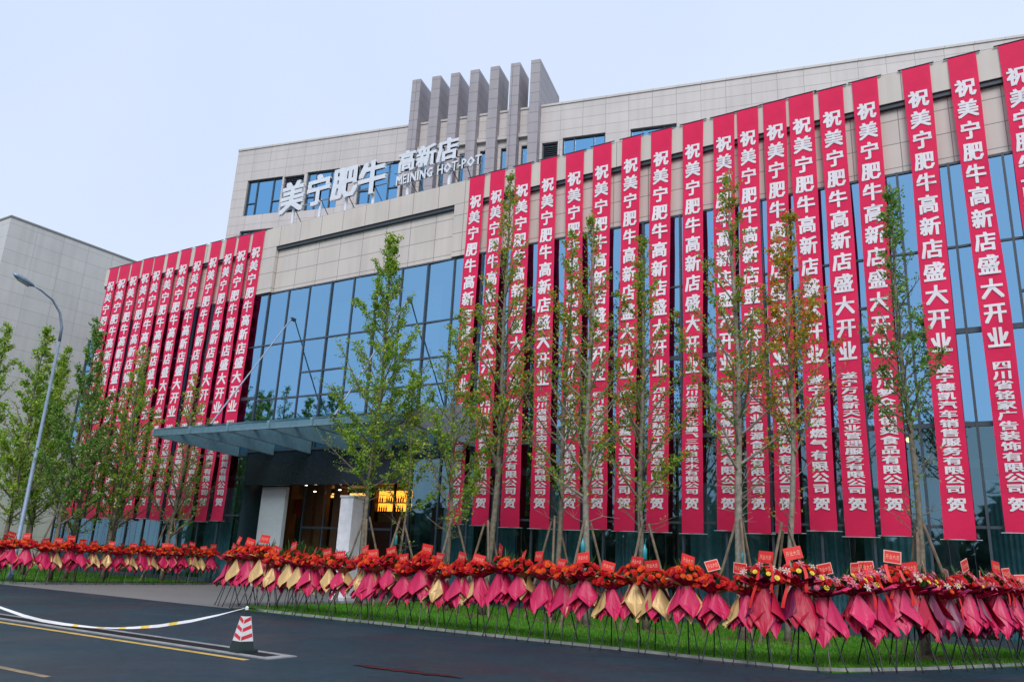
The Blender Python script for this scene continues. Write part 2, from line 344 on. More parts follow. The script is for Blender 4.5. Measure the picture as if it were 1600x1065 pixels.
# ------------------------------------------------------------------ main building
YB = 26.0           # front of parapet band and piers
YW = 26.20          # recessed stone panels
YG = 26.15          # glass
bld = tag(empty('restaurant_building', (-20, 26, 0)), 'large pale stone and blue glass building hung with red banners', 'building')
def bpart(mb, name, parent=None, smooth=False):
    p = parent or bld
    o = mb.build(name, p, smooth)
    if p is bld: o.location = (20, -26, 0)      # parts are built in world coordinates
    return o
ZG = 14.40; ZB = 16.90; ZP = 18.0; XL, XR = -46.45, 9.0
b = MB(); b.box(XL, XR, YB, YB + .9, ZB, ZP, 'band_stone'); bpart(b, 'parapet')
for name, x0, x1 in (('stone_panel', XL, -32.35), ('stone_panel', -31.15, -19.75), ('stone_panel', -18.55, XR)):
    b = MB(); b.box(x0, x1, YW, YW + .4, ZG, ZB - .002, 'facade_stone'); bpart(b, name)
for x0, x1 in ((-32.35, -31.15), (-19.75, -18.55)):
    b = MB(); b.box(x0, x1, YB + .002, YW + .4, ZG, ZB - .002, 'facade_stone'); bpart(b, 'pier')
b = MB(); b.box(-31.15, -19.75, YB + .06, YW - .002, ZB - .16, ZB - .003, 'dark_metal'); bpart(b, 'soffit_shade')  # dark strip standing in for the shadow under the parapet band
for x0, x1 in ((XL, -32.35), (-18.55, XR)):
    b = MB(); b.box(x0, x1, YB + .06, YW - .002, ZB - .15, ZB - .003, 'dark_metal'); bpart(b, 'soffit_shade')  # same underside shadow, put in as dark strips along both wings
b = MB(); b.box(XL, XR, YB + .9, 62, 17.0, 17.2, 'roofing'); bpart(b, 'roof')
b = MB(); b.box(XL, XL + .3, YB + .9, 62, 14.4, 18, 'facade_stone'); b.box(-47.1, -46.8, YG + .1, 62, 0, 14.4, 'teal_panel'); bpart(b, 'side_wall')
b = MB(); b.box(-46.8, XR, 40, 40.3, 0, 17, 'interior')
for z in (4.95, 8.9, 14.3): b.box(-46.8, XR, YG + .7, 40, z, z + .25, 'interior')
b.box(-46.8, -31.6, YG + .7, 40, -.01, .02, 'interior_floor'); b.box(-20.6, XR, YG + .7, 40, -.01, .02, 'interior_floor')
for x in (-46, -38.5, -32.2, -18, -10, -2, 6): b.box(x, x + .6, YG + 1.2, YG + 1.8, .02, 14.3, 'interior')
bpart(b, 'interior_walls')

# curtain wall: one window part per bay, its frame a sub-part
PITCH = 1.466; kx = -19.60
edges = [-47.1] + [kx + PITCH * k for k in range(-18, 20)]
def bay(x0, x1, z0, z1, trans, gl_low, gl_hi, zsplit, extra=None):
    b = MB()
    if zsplit and zsplit > z0:
        b.face([(x0, YG, z0), (x1, YG, z0), (x1, YG, zsplit), (x0, YG, zsplit)], gl_low); z0b = zsplit
    else: z0b = z0
    dy = U(-.02, .02); dz = U(-.006, .006)
    b.face([(x0, YG + dy, z0b), (x1, YG - dy, z0b), (x1, YG - dy + dz, z1), (x0, YG + dy + dz, z1)], gl_hi)
    w = bpart(b, 'window')
    f = MB(); f.box(x0 - .035, x0 + .035, YG - .06, YG + .05, z0, z1, 'mullion')
    for z, h in trans:
        if z0 - .01 <= z <= z1: f.box(x0 + .037, x1 - .037, YG - .045, YG + .05, z - h / 2, z + h / 2, 'mullion')
    if extra: f.box(x0 + .037, x1 - .037, YG - .04, YG + .05, extra - .04, extra + .04, 'mullion')
    fo = bpart(f, 'frame', w)
for i in range(len(edges) - 1):
    x0, x1 = edges[i], edges[i + 1]
    cen = -31.6 < (x0 + x1) / 2 < -19.0
    top = 13.6 if x0 < -46.8 else ZG
    ext = None
    if cen:
        if i % 4 in (1, 2): ext = 9.95
        bay(x0, x1, 6.2 if -31.5 < x0 and x1 < -20.5 else 0.05, top, [(11.57, .07), (8.77, .08), (7.6, .07), (ZG - .04, .08), (6.25, .1)], 'shop_glass', 'tower_glass', 6.2, ext)
    else:
        if i % 3 == 0: ext = 9.94
        bay(x0, x1, 0.05, top, [(11.57, .07), (8.9, .16), (6.1, .14), (3.2, .08), (ZG - .04, .08), (.15, .2)], 'shop_glass', 'tower_glass', 6.1, ext)
# curtains behind the first-floor glass
for x in (-30.9, -27.9, -25.2, -22.3):
    b = MB(); n = 16; w = 1.5
    for j in range(n):
        a0, a1 = j / n * w, (j + 1) / n * w
        b.face([(x + a0, 26.95 + .06 * (j % 2), 9.15), (x + a1, 26.95 + .06 * ((j + 1) % 2), 9.15), (x + a1, 26.95 + .06 * ((j + 1) % 2), 13.6), (x + a0, 26.95 + .06 * (j % 2), 13.6)], 'curtain')
    bpart(b, 'curtain')
for x, w in ((-46, 2.2), (-43, 1.6), (-40.5, 2.4), (-37.2, 1.4), (-34.8, 2.0), (-19.9, 1.5), (-17.6, 1.2), (-15.4, 2.3), (-12.2, 1.2), (-9.4, 2.6), (-5.6, 1.3), (-3.9, 1.8), (-.6, 1.2), (1.4, 2.4)):
    b = MB(); n = 18
    for j in range(n):
        a0, a1 = j / n * w, (j + 1) / n * w
        b.face([(x + a0, 27.0 + .06 * (j % 2), .1), (x + a1, 27.0 + .06 * ((j + 1) % 2), .1), (x + a1, 27.0 + .06 * ((j + 1) % 2), 4.6), (x + a0, 27.0 + .06 * (j % 2), 4.6)], 'teal_curtain')
    bpart(b, 'curtain')
for x in (-2.5, -1.87):
    b = MB()
    for i in range(5):
        pass
    me = MB(); me.tube([(x, 28, 6.0 - .09), (x, 28, 6.0 - .06), (x, 28, 6.0), (x, 28, 6.06), (x, 28, 6.09)], [.01, .075, .1, .075, .01], 'bulb', 10); bpart(me, 'pendant_lamp', smooth=True)

# entrance hall
EX0, EX1 = -31.35, -20.75
b = MB(); b.box(EX0, EX1, YG + .02, YG + .3, 4.62, 6.2, 'black_panel'); b.box(EX0, EX1, YG + .3, 34, 5.2, 5.4, 'black_panel'); bpart(b, 'entrance_fascia')
b = MB(); b.box(EX0 - .3, EX0, YG + .02, 34, 0, 6.2, 'teal_panel'); b.box(EX1, EX1 + .3, YG + .02, 34, 0, 6.2, 'teal_panel'); b.box(EX0, EX1, 34, 34.3, 0, 5.2, 'interior'); b.box(EX0 - .3, EX1 + .3, 26.3, 34, -.02, .01, 'interior_floor'); bpart(b, 'entrance_hall')
b = MB(); b.box(-30.8, -29.75, 26.85, 27.05, 0.01, 4.6, 'white_panel'); b.box(-29.75, -29.13, 26.82, 27.02, .01, 4.6, 'white_panel'); bpart(b, 'white_door_panel')
def atY(px, py, Y):
    d = FW + RT * ((px - 800) / FPX) + UP * ((532.5 - py) / FPX); t = Y / d.y; return CAM + d * t
for a, c in ((444.5, 453), (478, 489), (494, 504), (520, 530)):
    x0, x1 = atY(a, 790, 29).x, atY(c, 790, 29).x
    b = MB(); b.box(x0, x1, 29, 29.5, .01, 5.19, 'brown_column'); bpart(b, 'column')
b = MB()
for x in (-30.9, -29.0, -27.6, -26.2, -24.8, -23.4, -21.0): b.box(x - .04, x + .04, 27.9, 28.0, .01, 5.19, 'mullion')
for x0, x1 in ((-28.96, -27.64), (-27.56, -26.24), (-26.16, -24.84), (-24.76, -23.44)): b.box(x0, x1, 27.91, 27.99, 2.75, 2.85, 'mullion'); b.box(x0, x1, 27.91, 27.99, .02, .16, 'mullion')
for x in (-27.75, -27.45, -24.95, -24.65): b.tube([(x, 27.82, .8), (x, 27.82, 1.7)], .02, 'rod_steel', 6)
bpart(b, 'entrance_doors')
p0, p1 = atY(453, 779, 29.4), atY(470, 800, 29.4)
b = MB(); b.face([(p0.x, 29.4, p1.z + .3), (p1.x, 29.4, p1.z - .3), (p1.x, 29.4, p0.z), (p0.x, 29.4, p0.z)], 'red_poster'); bpart(b, 'poster')
q0, q1 = atY(588, 766, 31), atY(643, 799, 31)
b = MB(); b.face([(q0.x, 31.25, q1.z), (q1.x, 31.25, q1.z), (q1.x, 31.25, q0.z), (q0.x, 31.25, q0.z)], 'amber_light')
n = 5
for z in (q1.z - .04, q1.z + (q0.z - q1.z) * .40, q0.z): b.box(q0.x, q1.x, 31.0, 31.25, z, z + .05, 'shelf_dark')
for i in range(16):
    x = q0.x + (q1.x - q0.x) * (i + .5) / 16
    for zb in (q1.z + .01, q1.z + (q0.z - q1.z) * .40 + .05):
        if rng.random() < .8: b.tube([(x, 31.1, zb), (x, 31.1, zb + .18), (x, 31.1, zb + .22), (x, 31.1, zb + U(.28, .33))], [.04, .04, .015, .012], 'shelf_dark', 6)
b.box(q0.x - .1, q0.x, 31, 31.3, q1.z - 2.5, q0.z + .1, 'shelf_dark'); b.box(q1.x, q1.x + .1, 31, 31.3, q1.z - 2.5, q0.z + .1, 'shelf_dark'); b.box(q0.x, q1.x, 31.0, 31.3, q1.z - 2.6, q1.z - .5, 'shelf_dark')
bpart(b, 'bar_shelf')
b = MB()
for a, c, y in ((497, 516, 771), (519, 566, 768), (583, 643, 754)):
    s0, s1 = atY(a, y, 30.2), atY(c, y + 4, 30.2); b.box(s0.x, s1.x, 30.2, 30.9, min(s1.z, 5.05), min(s1.z, 5.05) + .06, 'warm_strip')
bpart(b, 'cove_light')
b = MB()
for px, py in ((439, 758), (478.5, 758), (492, 768), (531, 765.5)):
    s0 = atY(px, py, 27.6); b.box(s0.x - .04, s0.x + .04, 27.56, 27.64, s0.z, s0.z + .03, 'downlight')
bpart(b, 'downlight')

# canopy
cz0, cz1, cy0 = 6.42, 7.72, 21.5
CX = [-32.05, -29.58, -27.15, -24.72, -22.35, -20.1, -18.0]
can = MB(); can.box(CX[0], CX[-1], cy0 - .06, cy0 + .06, cz0 - .12, cz0 + .13, 'steel'); can.box(CX[0], CX[-1], 24.0, 24.1, 6.92, 7.06, 'steel'); can.box(CX[0], CX[-1], 22.7, 22.8, 6.58, 6.70, 'steel')
canopy = bpart(can, 'canopy')
for x in CX:
    b = MB(); w = .07
    pr = [(cy0 - .1, cz0 - .12), (cy0 - .1, cz0 + .20), (YG - .02, cz1 + .02), (YG - .02, 6.02)]
    b.face([(x - w, y, z) for y, z in pr], 'steel'); b.face([(x + w, y, z) for y, z in reversed(pr)], 'steel')
    for i in range(len(pr)):
        y0, z0 = pr[i]; y1, z1 = pr[(i + 1) % len(pr)]
        b.face([(x - w, y0, z0), (x + w, y0, z0), (x + w, y1, z1), (x - w, y1, z1)][::-1], 'steel')
    bpart(b, 'beam', canopy)
for i in range(len(CX) - 1):
    b = MB()
    for z in (0.03,): b.face([(CX[i] + .02, cy0 - .45, cz0 + .02 + z), (CX[i + 1] - .02, cy0 - .45, cz0 + .02 + z), (CX[i + 1] - .02, YG - .15, cz1 + .05 + z), (CX[i] + .02, YG - .15, cz1 + .05 + z)], 'canopy_glass')
    bpart(b, 'glass_panel', canopy)
for x in (-29.36, -22.0):
    b = MB(); b.tube([(x, YG - .12, 12.75), (x, 22.2, 6.75)],   .034, 'rod_steel', 8); b.box(x - .05, x + .05, YG - .15, YG - .02, 12.66, 12.82, 'dark_metal'); b.box(x - .06, x + .06, 22.1, 22.3, 6.62, 6.85, 'dark_metal')
    bpart(b, 'tie_rod', canopy)

# upper block, set back and turned
P0 = Vector((-39.47, 29, 0)); ang = math.atan2(.218, .976)
def ublock(mb, name, parent=None):
    o = mb.build(name, parent or bld)
    if parent is None: o.location = P0 - Vector((-20, 26, 0)); o.rotation_euler = (0, 0, ang)
    return o
b = MB(); WN = []   # windows in the block's own plane: s0,s1,z0,z1,kind
WN += [(1.03, 3.6, 21.4, 23.8, 'w'), (3.72, 5.15, 21.3, 23.75, 'l'), (5.35, 7.6, 21.3, 23.85, 'w'), (8.94, 11.6, 21.3, 23.85, 'w'), (11.75, 12.25, 20.6, 22.8, 'l')]
for s in (12.95, 14.15, 15.36, 16.6, 17.85, 19.05): WN.append((s, s + .52, 20.4, 23.75, 'n'))
WN += [(20.24, 21.14, 21.5, 23.75, 'l'), (21.4, 23.75, 21.4, 23.9, 'w'), (25.1, 27.5, 21.4, 23.9, 'w'), (29.2, 31.6, 21.4, 23.9, 'w')]
WN += [(1.0, 3.4, 17.6, 20.4, 'w')]
# wall built as strips around the openings (front face), plus sides, back, roof edge
BL, BD, BT = 50.0, 22.0, 26.0
cuts = sorted(set([0, BL] + [w[0] for w in WN] + [w[1] for w in WN]))
for i in range(len(cuts) - 1):
    s0, s1 = cuts[i], cuts[i + 1]; sm = (s0 + s1) / 2
    ops = sorted([(w[2], w[3]) for w in WN if w[0] <= sm <= w[1]]); z = 17.2
    for a, c in ops + [(BT, BT)]:
        if a > z: b.face([(s0, 0, z), (s1, 0, z), (s1, 0, a), (s0, 0, a)], 'upper_stone')
        z = c
b.face([(0, BD, 17.2), (0, 0, 17.2), (0, 0, BT), (0, BD, BT)], 'upper_stone'); b.face([(BL, 0, 17.2), (BL, BD, 17.2), (BL, BD, BT), (BL, 0, BT)], 'upper_stone')
b.face([(BL, BD, 17.2), (0, BD, 17.2), (0, BD, BT), (BL, BD, BT)], 'upper_stone'); b.face([(0, 0, BT - .5), (BL, 0, BT - .5), (BL, BD, BT - .5), (0, BD, BT - .5)], 'roofing')
for s0, s1, z0, z1, kd in WN:       # reveals
    D = .28
    b.face([(s0, 0, z0), (s0, D, z0), (s0, D, z1), (s0, 0, z1)], 'upper_stone'); b.face([(s1, D, z0), (s1, 0, z0), (s1, 0, z1), (s1, D, z1)], 'upper_stone')
    b.face([(s0, 0, z1), (s0, D, z1), (s1, D, z1), (s1, 0, z1)], 'upper_stone'); b.face([(s0, D, z0), (s0, 0, z0), (s1, 0, z0), (s1, D, z0)], 'upper_stone')
upper = ublock(b, 'upper_storey')
b = MB(); b.box(-.02, BL + .02, -.05, .15, BT - .02, BT + .10, 'upper_stone'); ublock(b, 'coping', upper)
for s0, s1, z0, z1, kd in WN:
    f = MB()
    D = .16
    for x in (s0, s1 - .07): f.box(x, x + .07, D - .04, D + .06, z0, z1, 'mullion')
    for z in (z0, z1 - .07): f.box(s0 + .07, s1 - .07, D - .04, D + .06, z, z + .07, 'mullion')
    if kd == 'w':
        a1, a2 = s0 + (s1 - s0) * .27, s0 + (s1 - s0) * .73
        for x in (a1, a2): f.box(x - .03, x + .03, D - .04, D + .06, z0 + .07, z1 - .07, 'mullion')
        zz = z0 + (z1 - z0) * .36
        f.box(s0 + .07, a1 - .03, D - .04, D + .06, zz - .03, zz + .03, 'mullion'); f.box(a2 + .03, s1 - .07, D - .04, D + .06, zz - .03, zz + .03, 'mullion')
    if kd == 'l':
        z = z0 + .1
        while z < z1 - .12: f.obox((s0 + .07, D - .04, z), (s1 - s0 - .14, 0, 0), (0, .09, .06), (0, 0, .015), 'mullion'); z += .12
    wo_ = ublock(f, 'upper_window' if kd != 'l' else 'louvre', upper)
    # pane as a child would be a fourth level under the block; it stays in the window's mesh
    me = wo_.data
    p = MB(); p.v = [tuple(v.co) for v in me.vertices]; p.f = [tuple(q.vertices) for q in me.polygons]; p.mats = [m.name for m in me.materials]; p.mi = [q.material_index for q in me.polygons]
    p.face([(s0, D + .03, z0), (s1, D + .03, z0), (s1, D + .03, z1), (s0, D + .03, z1)], 'upper_glass' if kd != 'l' else 'black_panel')
    p.face([(s0, D + .6, z0), (s1, D + .6, z0), (s1, D + .6, z1), (s0, D + .6, z1)], 'interior')
    wo_.data = p.mesh(wo_.name)
for k, s in enumerate((12.33, 13.61, 14.80, 16.02, 17.25, 18.48, 19.68)):
    b = MB(); e = 3.4 if k == 6 else 1.15; s -= .12
    b.box(s, s + .55, -.5, -.002, 17.2, BT + .1, 'fin_stone'); b.box(s + .002, s + .548, -.498, e, BT + .1, 28.75, 'fin_stone'); ublock(b, 'roof_fin')
    if k < 6:
        b = MB(); b.box(s + .55, s + 1.22, -.2, -.002, 24.2, 24.45, 'upper_stone'); ublock(b, 'window_ledge')

# ------------------------------------------------------------------ roof sign
YS = 26.75
sign = tag(empty('roof_sign', (-25.5, YS, 18)), 'white raised lettering on steel posts standing on the parapet roof', 'sign')
def letter(ch, x0, x1, z0, z1, depth=.22, bold=.045):
    vs, fs, _ = glyph(ch, bold); cx, cz = (x0 + x1) / 2, (z0 + z1) / 2; w, h = x1 - x0, z1 - z0
    b = MB(); n = len(vs); O = sign.location
    for bx_, by_, bd in BOLD:
      P = [(cx + (x + bx_ * bold / .045) * w - O.x, -depth / 2 - bd * 2, cz + (z + by_ * bold / .045) * h - O.z) for x, z in vs]; Q = [(x, depth / 2, z) for x, _, z in P]
      b.add(P, fs, 'sign_white'); b.add(Q, [f[::-1] for f in fs], 'sign_white')
      cnt = {}
      for f in fs:
          for i in range(len(f)):
              e = (f[i], f[(i + 1) % len(f)]); cnt[tuple(sorted(e))] = cnt.get(tuple(sorted(e)), []) + [e]
      for k, l in cnt.items():
          if len(l) == 1:
              i, j = l[0]; b.face([P[j], P[i], Q[i], Q[j]], 'sign_white')
    return b.build('letter', sign)
for ch, x0, x1, z0, z1 in (('美', -32.1, -30.45, 19.15, 20.95), ('宁', -30.15, -28.5, 19.2, 20.9), ('肥', -28.3, -26.6, 19.2, 20.95), ('牛', -26.45, -24.75, 19.05, 20.85),
                           ('高', -23.9, -22.9, 19.75, 20.85), ('新', -22.75, -21.65, 19.75, 20.85), ('店', -21.5, -20.35, 19.75, 20.9)):
    letter(ch, x0 - .03, x1 + .03, z0 - .02, z1 + .02, .12, .052)
tx = 'MEINING HOT-POT'; wd = [max(.27, glyph(c, .05)[2]) if c != ' ' else .45 for c in tx]; tot = sum(wd) + .17 * len(wd); x = -23.95; sc = 5.05 / tot
for c, w in zip(tx, wd):
    if c == '-': letter(c, x, x + w * sc, 19.14, 19.58, .09, .05)
    elif c != ' ': letter(c, x, x + w * sc, 19.10, 19.60, .09, .05)
    x += (w + .17) * sc
for x in (-31.3, -29.3, -27.45, -25.6, -23.4, -20.9):
    b = MB(); b.tube([(x + 25.5, .2, -.8), (x + 25.5, .2, 1.6)], .08, 'sign_white', 8); b.build('post', sign)
    b = MB(); b.tube([(x + 25.5 + .05, .2, 1.5), (x + 25.5 + .9, .9, -.5)], .025, 'dark_metal', 6); b.build('brace', sign)
for z in (1.5, 2.1, 2.6):
    b = MB(); b.tube([(-6.7, .17, z), (1.0 if z > 2 else .8, .17, z)], .03, 'rod_steel', 6); b.build('rail', sign)
b = MB(); b.tube([(1.2, .16, 1.25), (6.4, .16, 1.25)], .03, 'rod_steel', 6); b.build('rail', sign)
b = MB(); b.tube([(1.2, .16, 1.9), (5.4, .16, 1.9)], .03, 'rod_steel', 6); b.build('rail', sign)
for x in (2.8, 5.6):
    b = MB(); b.tube([(x, .2, 1.3), (x + .5, .6, -.5)], .025, 'dark_metal', 6); b.build('brace', sign)

# ------------------------------------------------------------------ banners
SLOGAN = '祝美宁肥牛高新店盛大开业'
RT_ = [(-18.96, -18.16), (-17.87, -17.11), (-16.6, -15.79), (-15.35, -14.57), (-14.14, -13.32), (-12.9, -12.08), (-11.62, -10.82), (-10.39, -9.55), (-9.12, -8.32), (-7.94, -7.15), (-7.06, -6.29), (-6.11, -5.31), (-5.21, -4.38), (-4.21, -3.4), (-3.11, -2.31), (-1.56, -0.74), (-0.22, 0.57), (1.18, 1.96)]
RB_ = [(-18.99, -18.27), (-17.79, -17.0), (-16.48, -15.63), (-15.19, -14.35), (-13.94, -13.11), (-12.85, -12.04), (-11.79, -11.02), (-10.59, -9.8), (-9.33, -8.6), (-8.14, -7.38), (-7.15, -6.42), (-6.29, -5.51), (-5.25, -4.46), (-4.25, -3.43), (-3.26, -2.46), (-1.65, -0.85), (-0.15, 0.63), (1.18, 1.96)]
LT_ = [(-46.03, -45.16), (-44.97, -43.96), (-43.76, -42.87), (-42.63, -41.68), (-41.54, -40.63), (-40.29, -39.44), (-39.09, -38.2), (-37.81, -36.96), (-36.46, -35.6), (-35.2, -34.4), (-34.18, -33.27), (-33.04, -32.15)]
LB_ = [(-46.1, -45.1), (-44.93, -43.99), (-43.68, -42.8), (-42.5, -41.61), (-41.46, -40.6), (-40.28, -39.41), (-39.1, -38.29), (-37.99, -37.09), (-36.79, -35.92), (-35.61, -34.7), (-34.33, -33.46), (-33.15, -32.27)]
RC = ['遂宁市新利商贸有限公司', '四川盛之林建筑工程有限公司', '四川志诚鑫达科技有限公司', '四川省蜀阳生态农业开发有限公司', '蓬溪县永盛德广电装饰有限公司', '四川省恒通建设工程服务有限公司', '四川众意鑫农业有限公司', '四川省江源建设工程管理有限公司', '四川省遂宁三业鹏飞三林自来水有限公司', '遂宁金源物业服务有限公司', '四川三美业渭源食品有限公司', '遂宁市绿之地商贸有限公司', '遂宁市保聚燃气有限公司', '遂宁万象新天企业管理服务有限公司', '四川梦众志创美食品有限公司', '遂宁德凯汽车销售服务有限公司', '四川省铭家广告装饰有限公司', '遂宁市美宁食品有限公司']
LC = ['四川省长源实业有限公司', '四川省川南建材有限公司', '遂宁市天利酒业有限公司', '遂宁市联众商贸有限公司', '四川省大禾百货有限公司', '四川省鑫悦食品有限公司', '遂宁市建兴五金有限公司', '遂宁市万顺运输有限公司', '遂宁市创远达商贸有限公司', '遂宁市恒泰运输有限公司', '遂宁市宏发商贸有限公司', '四川省佳信商贸有限公司']
def banner(tx, bx, company, zb, label, group, seed):
    rr = random.Random(seed); YBN = 25.95
    t0, t1 = tx; b0, b1 = bx; ph, ph2, am = rr.uniform(0, 6), rr.uniform(0, 6), rr.uniform(.012, .03)
    zt = 18.02 + rr.uniform(-.03, .03)
    def pos(u, z, off=0):           # u across 0..1, z height
        k = (zt - z) / (zt - zb)
        x = (t0 + (t1 - t0) * u) * (1 - k) + (b0 + (b1 - b0) * u) * k + am * .9 * sin(k * 7 + ph2) * sin(pi * k) - (u - .5) * .035 * sin(pi * k) * (1 + sin(k * 11 + ph))
        y = YBN + am * sin(k * 9 + ph) * (k * (1 - k) * 4) + (.012 * sin(u * 4 + ph2 + k * 5) + .003 * sin(u * 7 + ph + k * 37) + .010 * sin(k * 53 + ph2 + u * 2)) * min(1, k * 6) - .03 * sin(pi * k) - off
        return (x, y, z)
    root = tag(empty('banner', ((t0 + t1) / 2, YBN, zb)), label, 'banner', group); O = root.location
    L = lambda p: (p[0] - O.x, p[1] - O.y, p[2] - O.z)
    c = MB(); nu, nz_ = 8, 150
    vs = [L(pos(i / nu, zt - (zt - zb) * j / nz_)) for j in range(nz_ + 1) for i in range(nu + 1)]
    fs = [(j * (nu + 1) + i, (j + 1) * (nu + 1) + i, (j + 1) * (nu + 1) + i + 1, j * (nu + 1) + i + 1) for j in range(nz_) for i in range(nu)]
    c.add(vs, fs, 'banner_red'); c.build('cloth', root, True)
    def text(chars, z0, z1, wfrac, hfill, name):
        b = MB(); n = len(chars); st = (z0 - z1) / n
        for i, ch in enumerate(chars):
            gv, gf, _ = glyph(ch, .038); zc = z0 - st * (i + .5)
            for bx_, by_, bd in BOLD: b.add([L(pos(.5 + (x * .93 + bx_) * wfrac, zc + (y * .95 + by_) * st * hfill, .020 + bd)) for x, y in gv], gf, 'banner_text')
        b.build(name, root)
    text(SLOGAN, 17.16, 8.16, .77, .87, 'slogan_lettering')
    text(company, 7.86, 4.1, .66, .92, 'company_lettering')
    text('贺', 4.02, 3.60, .66, .95, 'closing_lettering')
    r = MB(); r.tube([L((t0 - .12, YBN, zt)), L((t1 + .12, YBN, zt))], .022, 'dark_metal', 6); r.build('rod', root)
    r = MB(); r.tube([L((b0 - .1, YBN + .01, zb)), L((b1 + .14, YBN + .01, zb))], .016, 'rod_steel', 6); r.build('rod', root)
    w = MB()
    for x in (b0 + .1, b1 - .1): w.tube([L((x, YBN, zb)), L((x + rr.uniform(-.1, .1), YBN + .2, .05))], .006, 'dark_metal', 4)
    w.build('wire', root)
zbs = [2.98, 2.95, 2.9, 2.88, 2.86, 2.9, 2.86, 2.85, 2.83, 2.95, 2.88, 2.92, 3.0, 2.85, 2.9, 2.84, 3.05, 2.95]
for i in range(18):
    banner(RT_[i], RB_[i], RC[i], zbs[i], 'red congratulation banner, %s from the entrance on the right hand wing' % ordinal(i + 1), 'banners on the right wing', 100 + i)
for i in range(12):
    banner(LT_[i], LB_[i], LC[i], 2.9 + .05 * sin(i * 2.3), 'red congratulation banner, %s from the far left end of the left wing' % ordinal(i + 1), 'banners on the left wing', 300 + i)

# ------------------------------------------------------------------ neighbour building and an unseen wood behind the camera, added to darken the glass reflections
nb = tag(empty('neighbour_building', (-54.1, 23.3, 0)), 'plain pale grey windowless building behind the trees at far left', 'building')
b = MB(); b.box(-45, 0, 0, 45, 0, 22, 'neighbour_stone'); b.build('wall', nb)
b = MB(); b.box(-45.05, .05, -.05, 45, 22.001, 22.12, 'roofing'); b.build('coping', nb)
w = MB()
for i in range(40):
    x = -112 + i * 4.7; h = 8.2 + 3 * sin(x * .21) + 2 * sin(x * .53 + 1)
    w.tube([(x, -36, -.5), (x, -36, h * .35), (x, -36, h * .7), (x, -36, h)], [3.4, 4.2, 3.2, .6], 'far_leaf', 9)
for i in range(9000):
    x = U(-110, 70); y = U(-44, -28); hmax = 10.5 + 3 * sin(x * .21) + 2 * sin(x * .53 + 1); z = U(.3, max(3, hmax)); s = U(.4, 1.1); a = U(0, 2 * pi); t = U(-.9, .9)
    v1 = Vector((cos(a), sin(a), t)).normalized() * s; v2 = Vector((-sin(a), cos(a), U(-.5, .8))).normalized() * s; p = Vector((x, y, z))
    w.face([p - v1, p - v2 * .7, p + v1, p + v2 * .7], 'far_leaf')
structure(w.build('added_wood'), 'stuff')

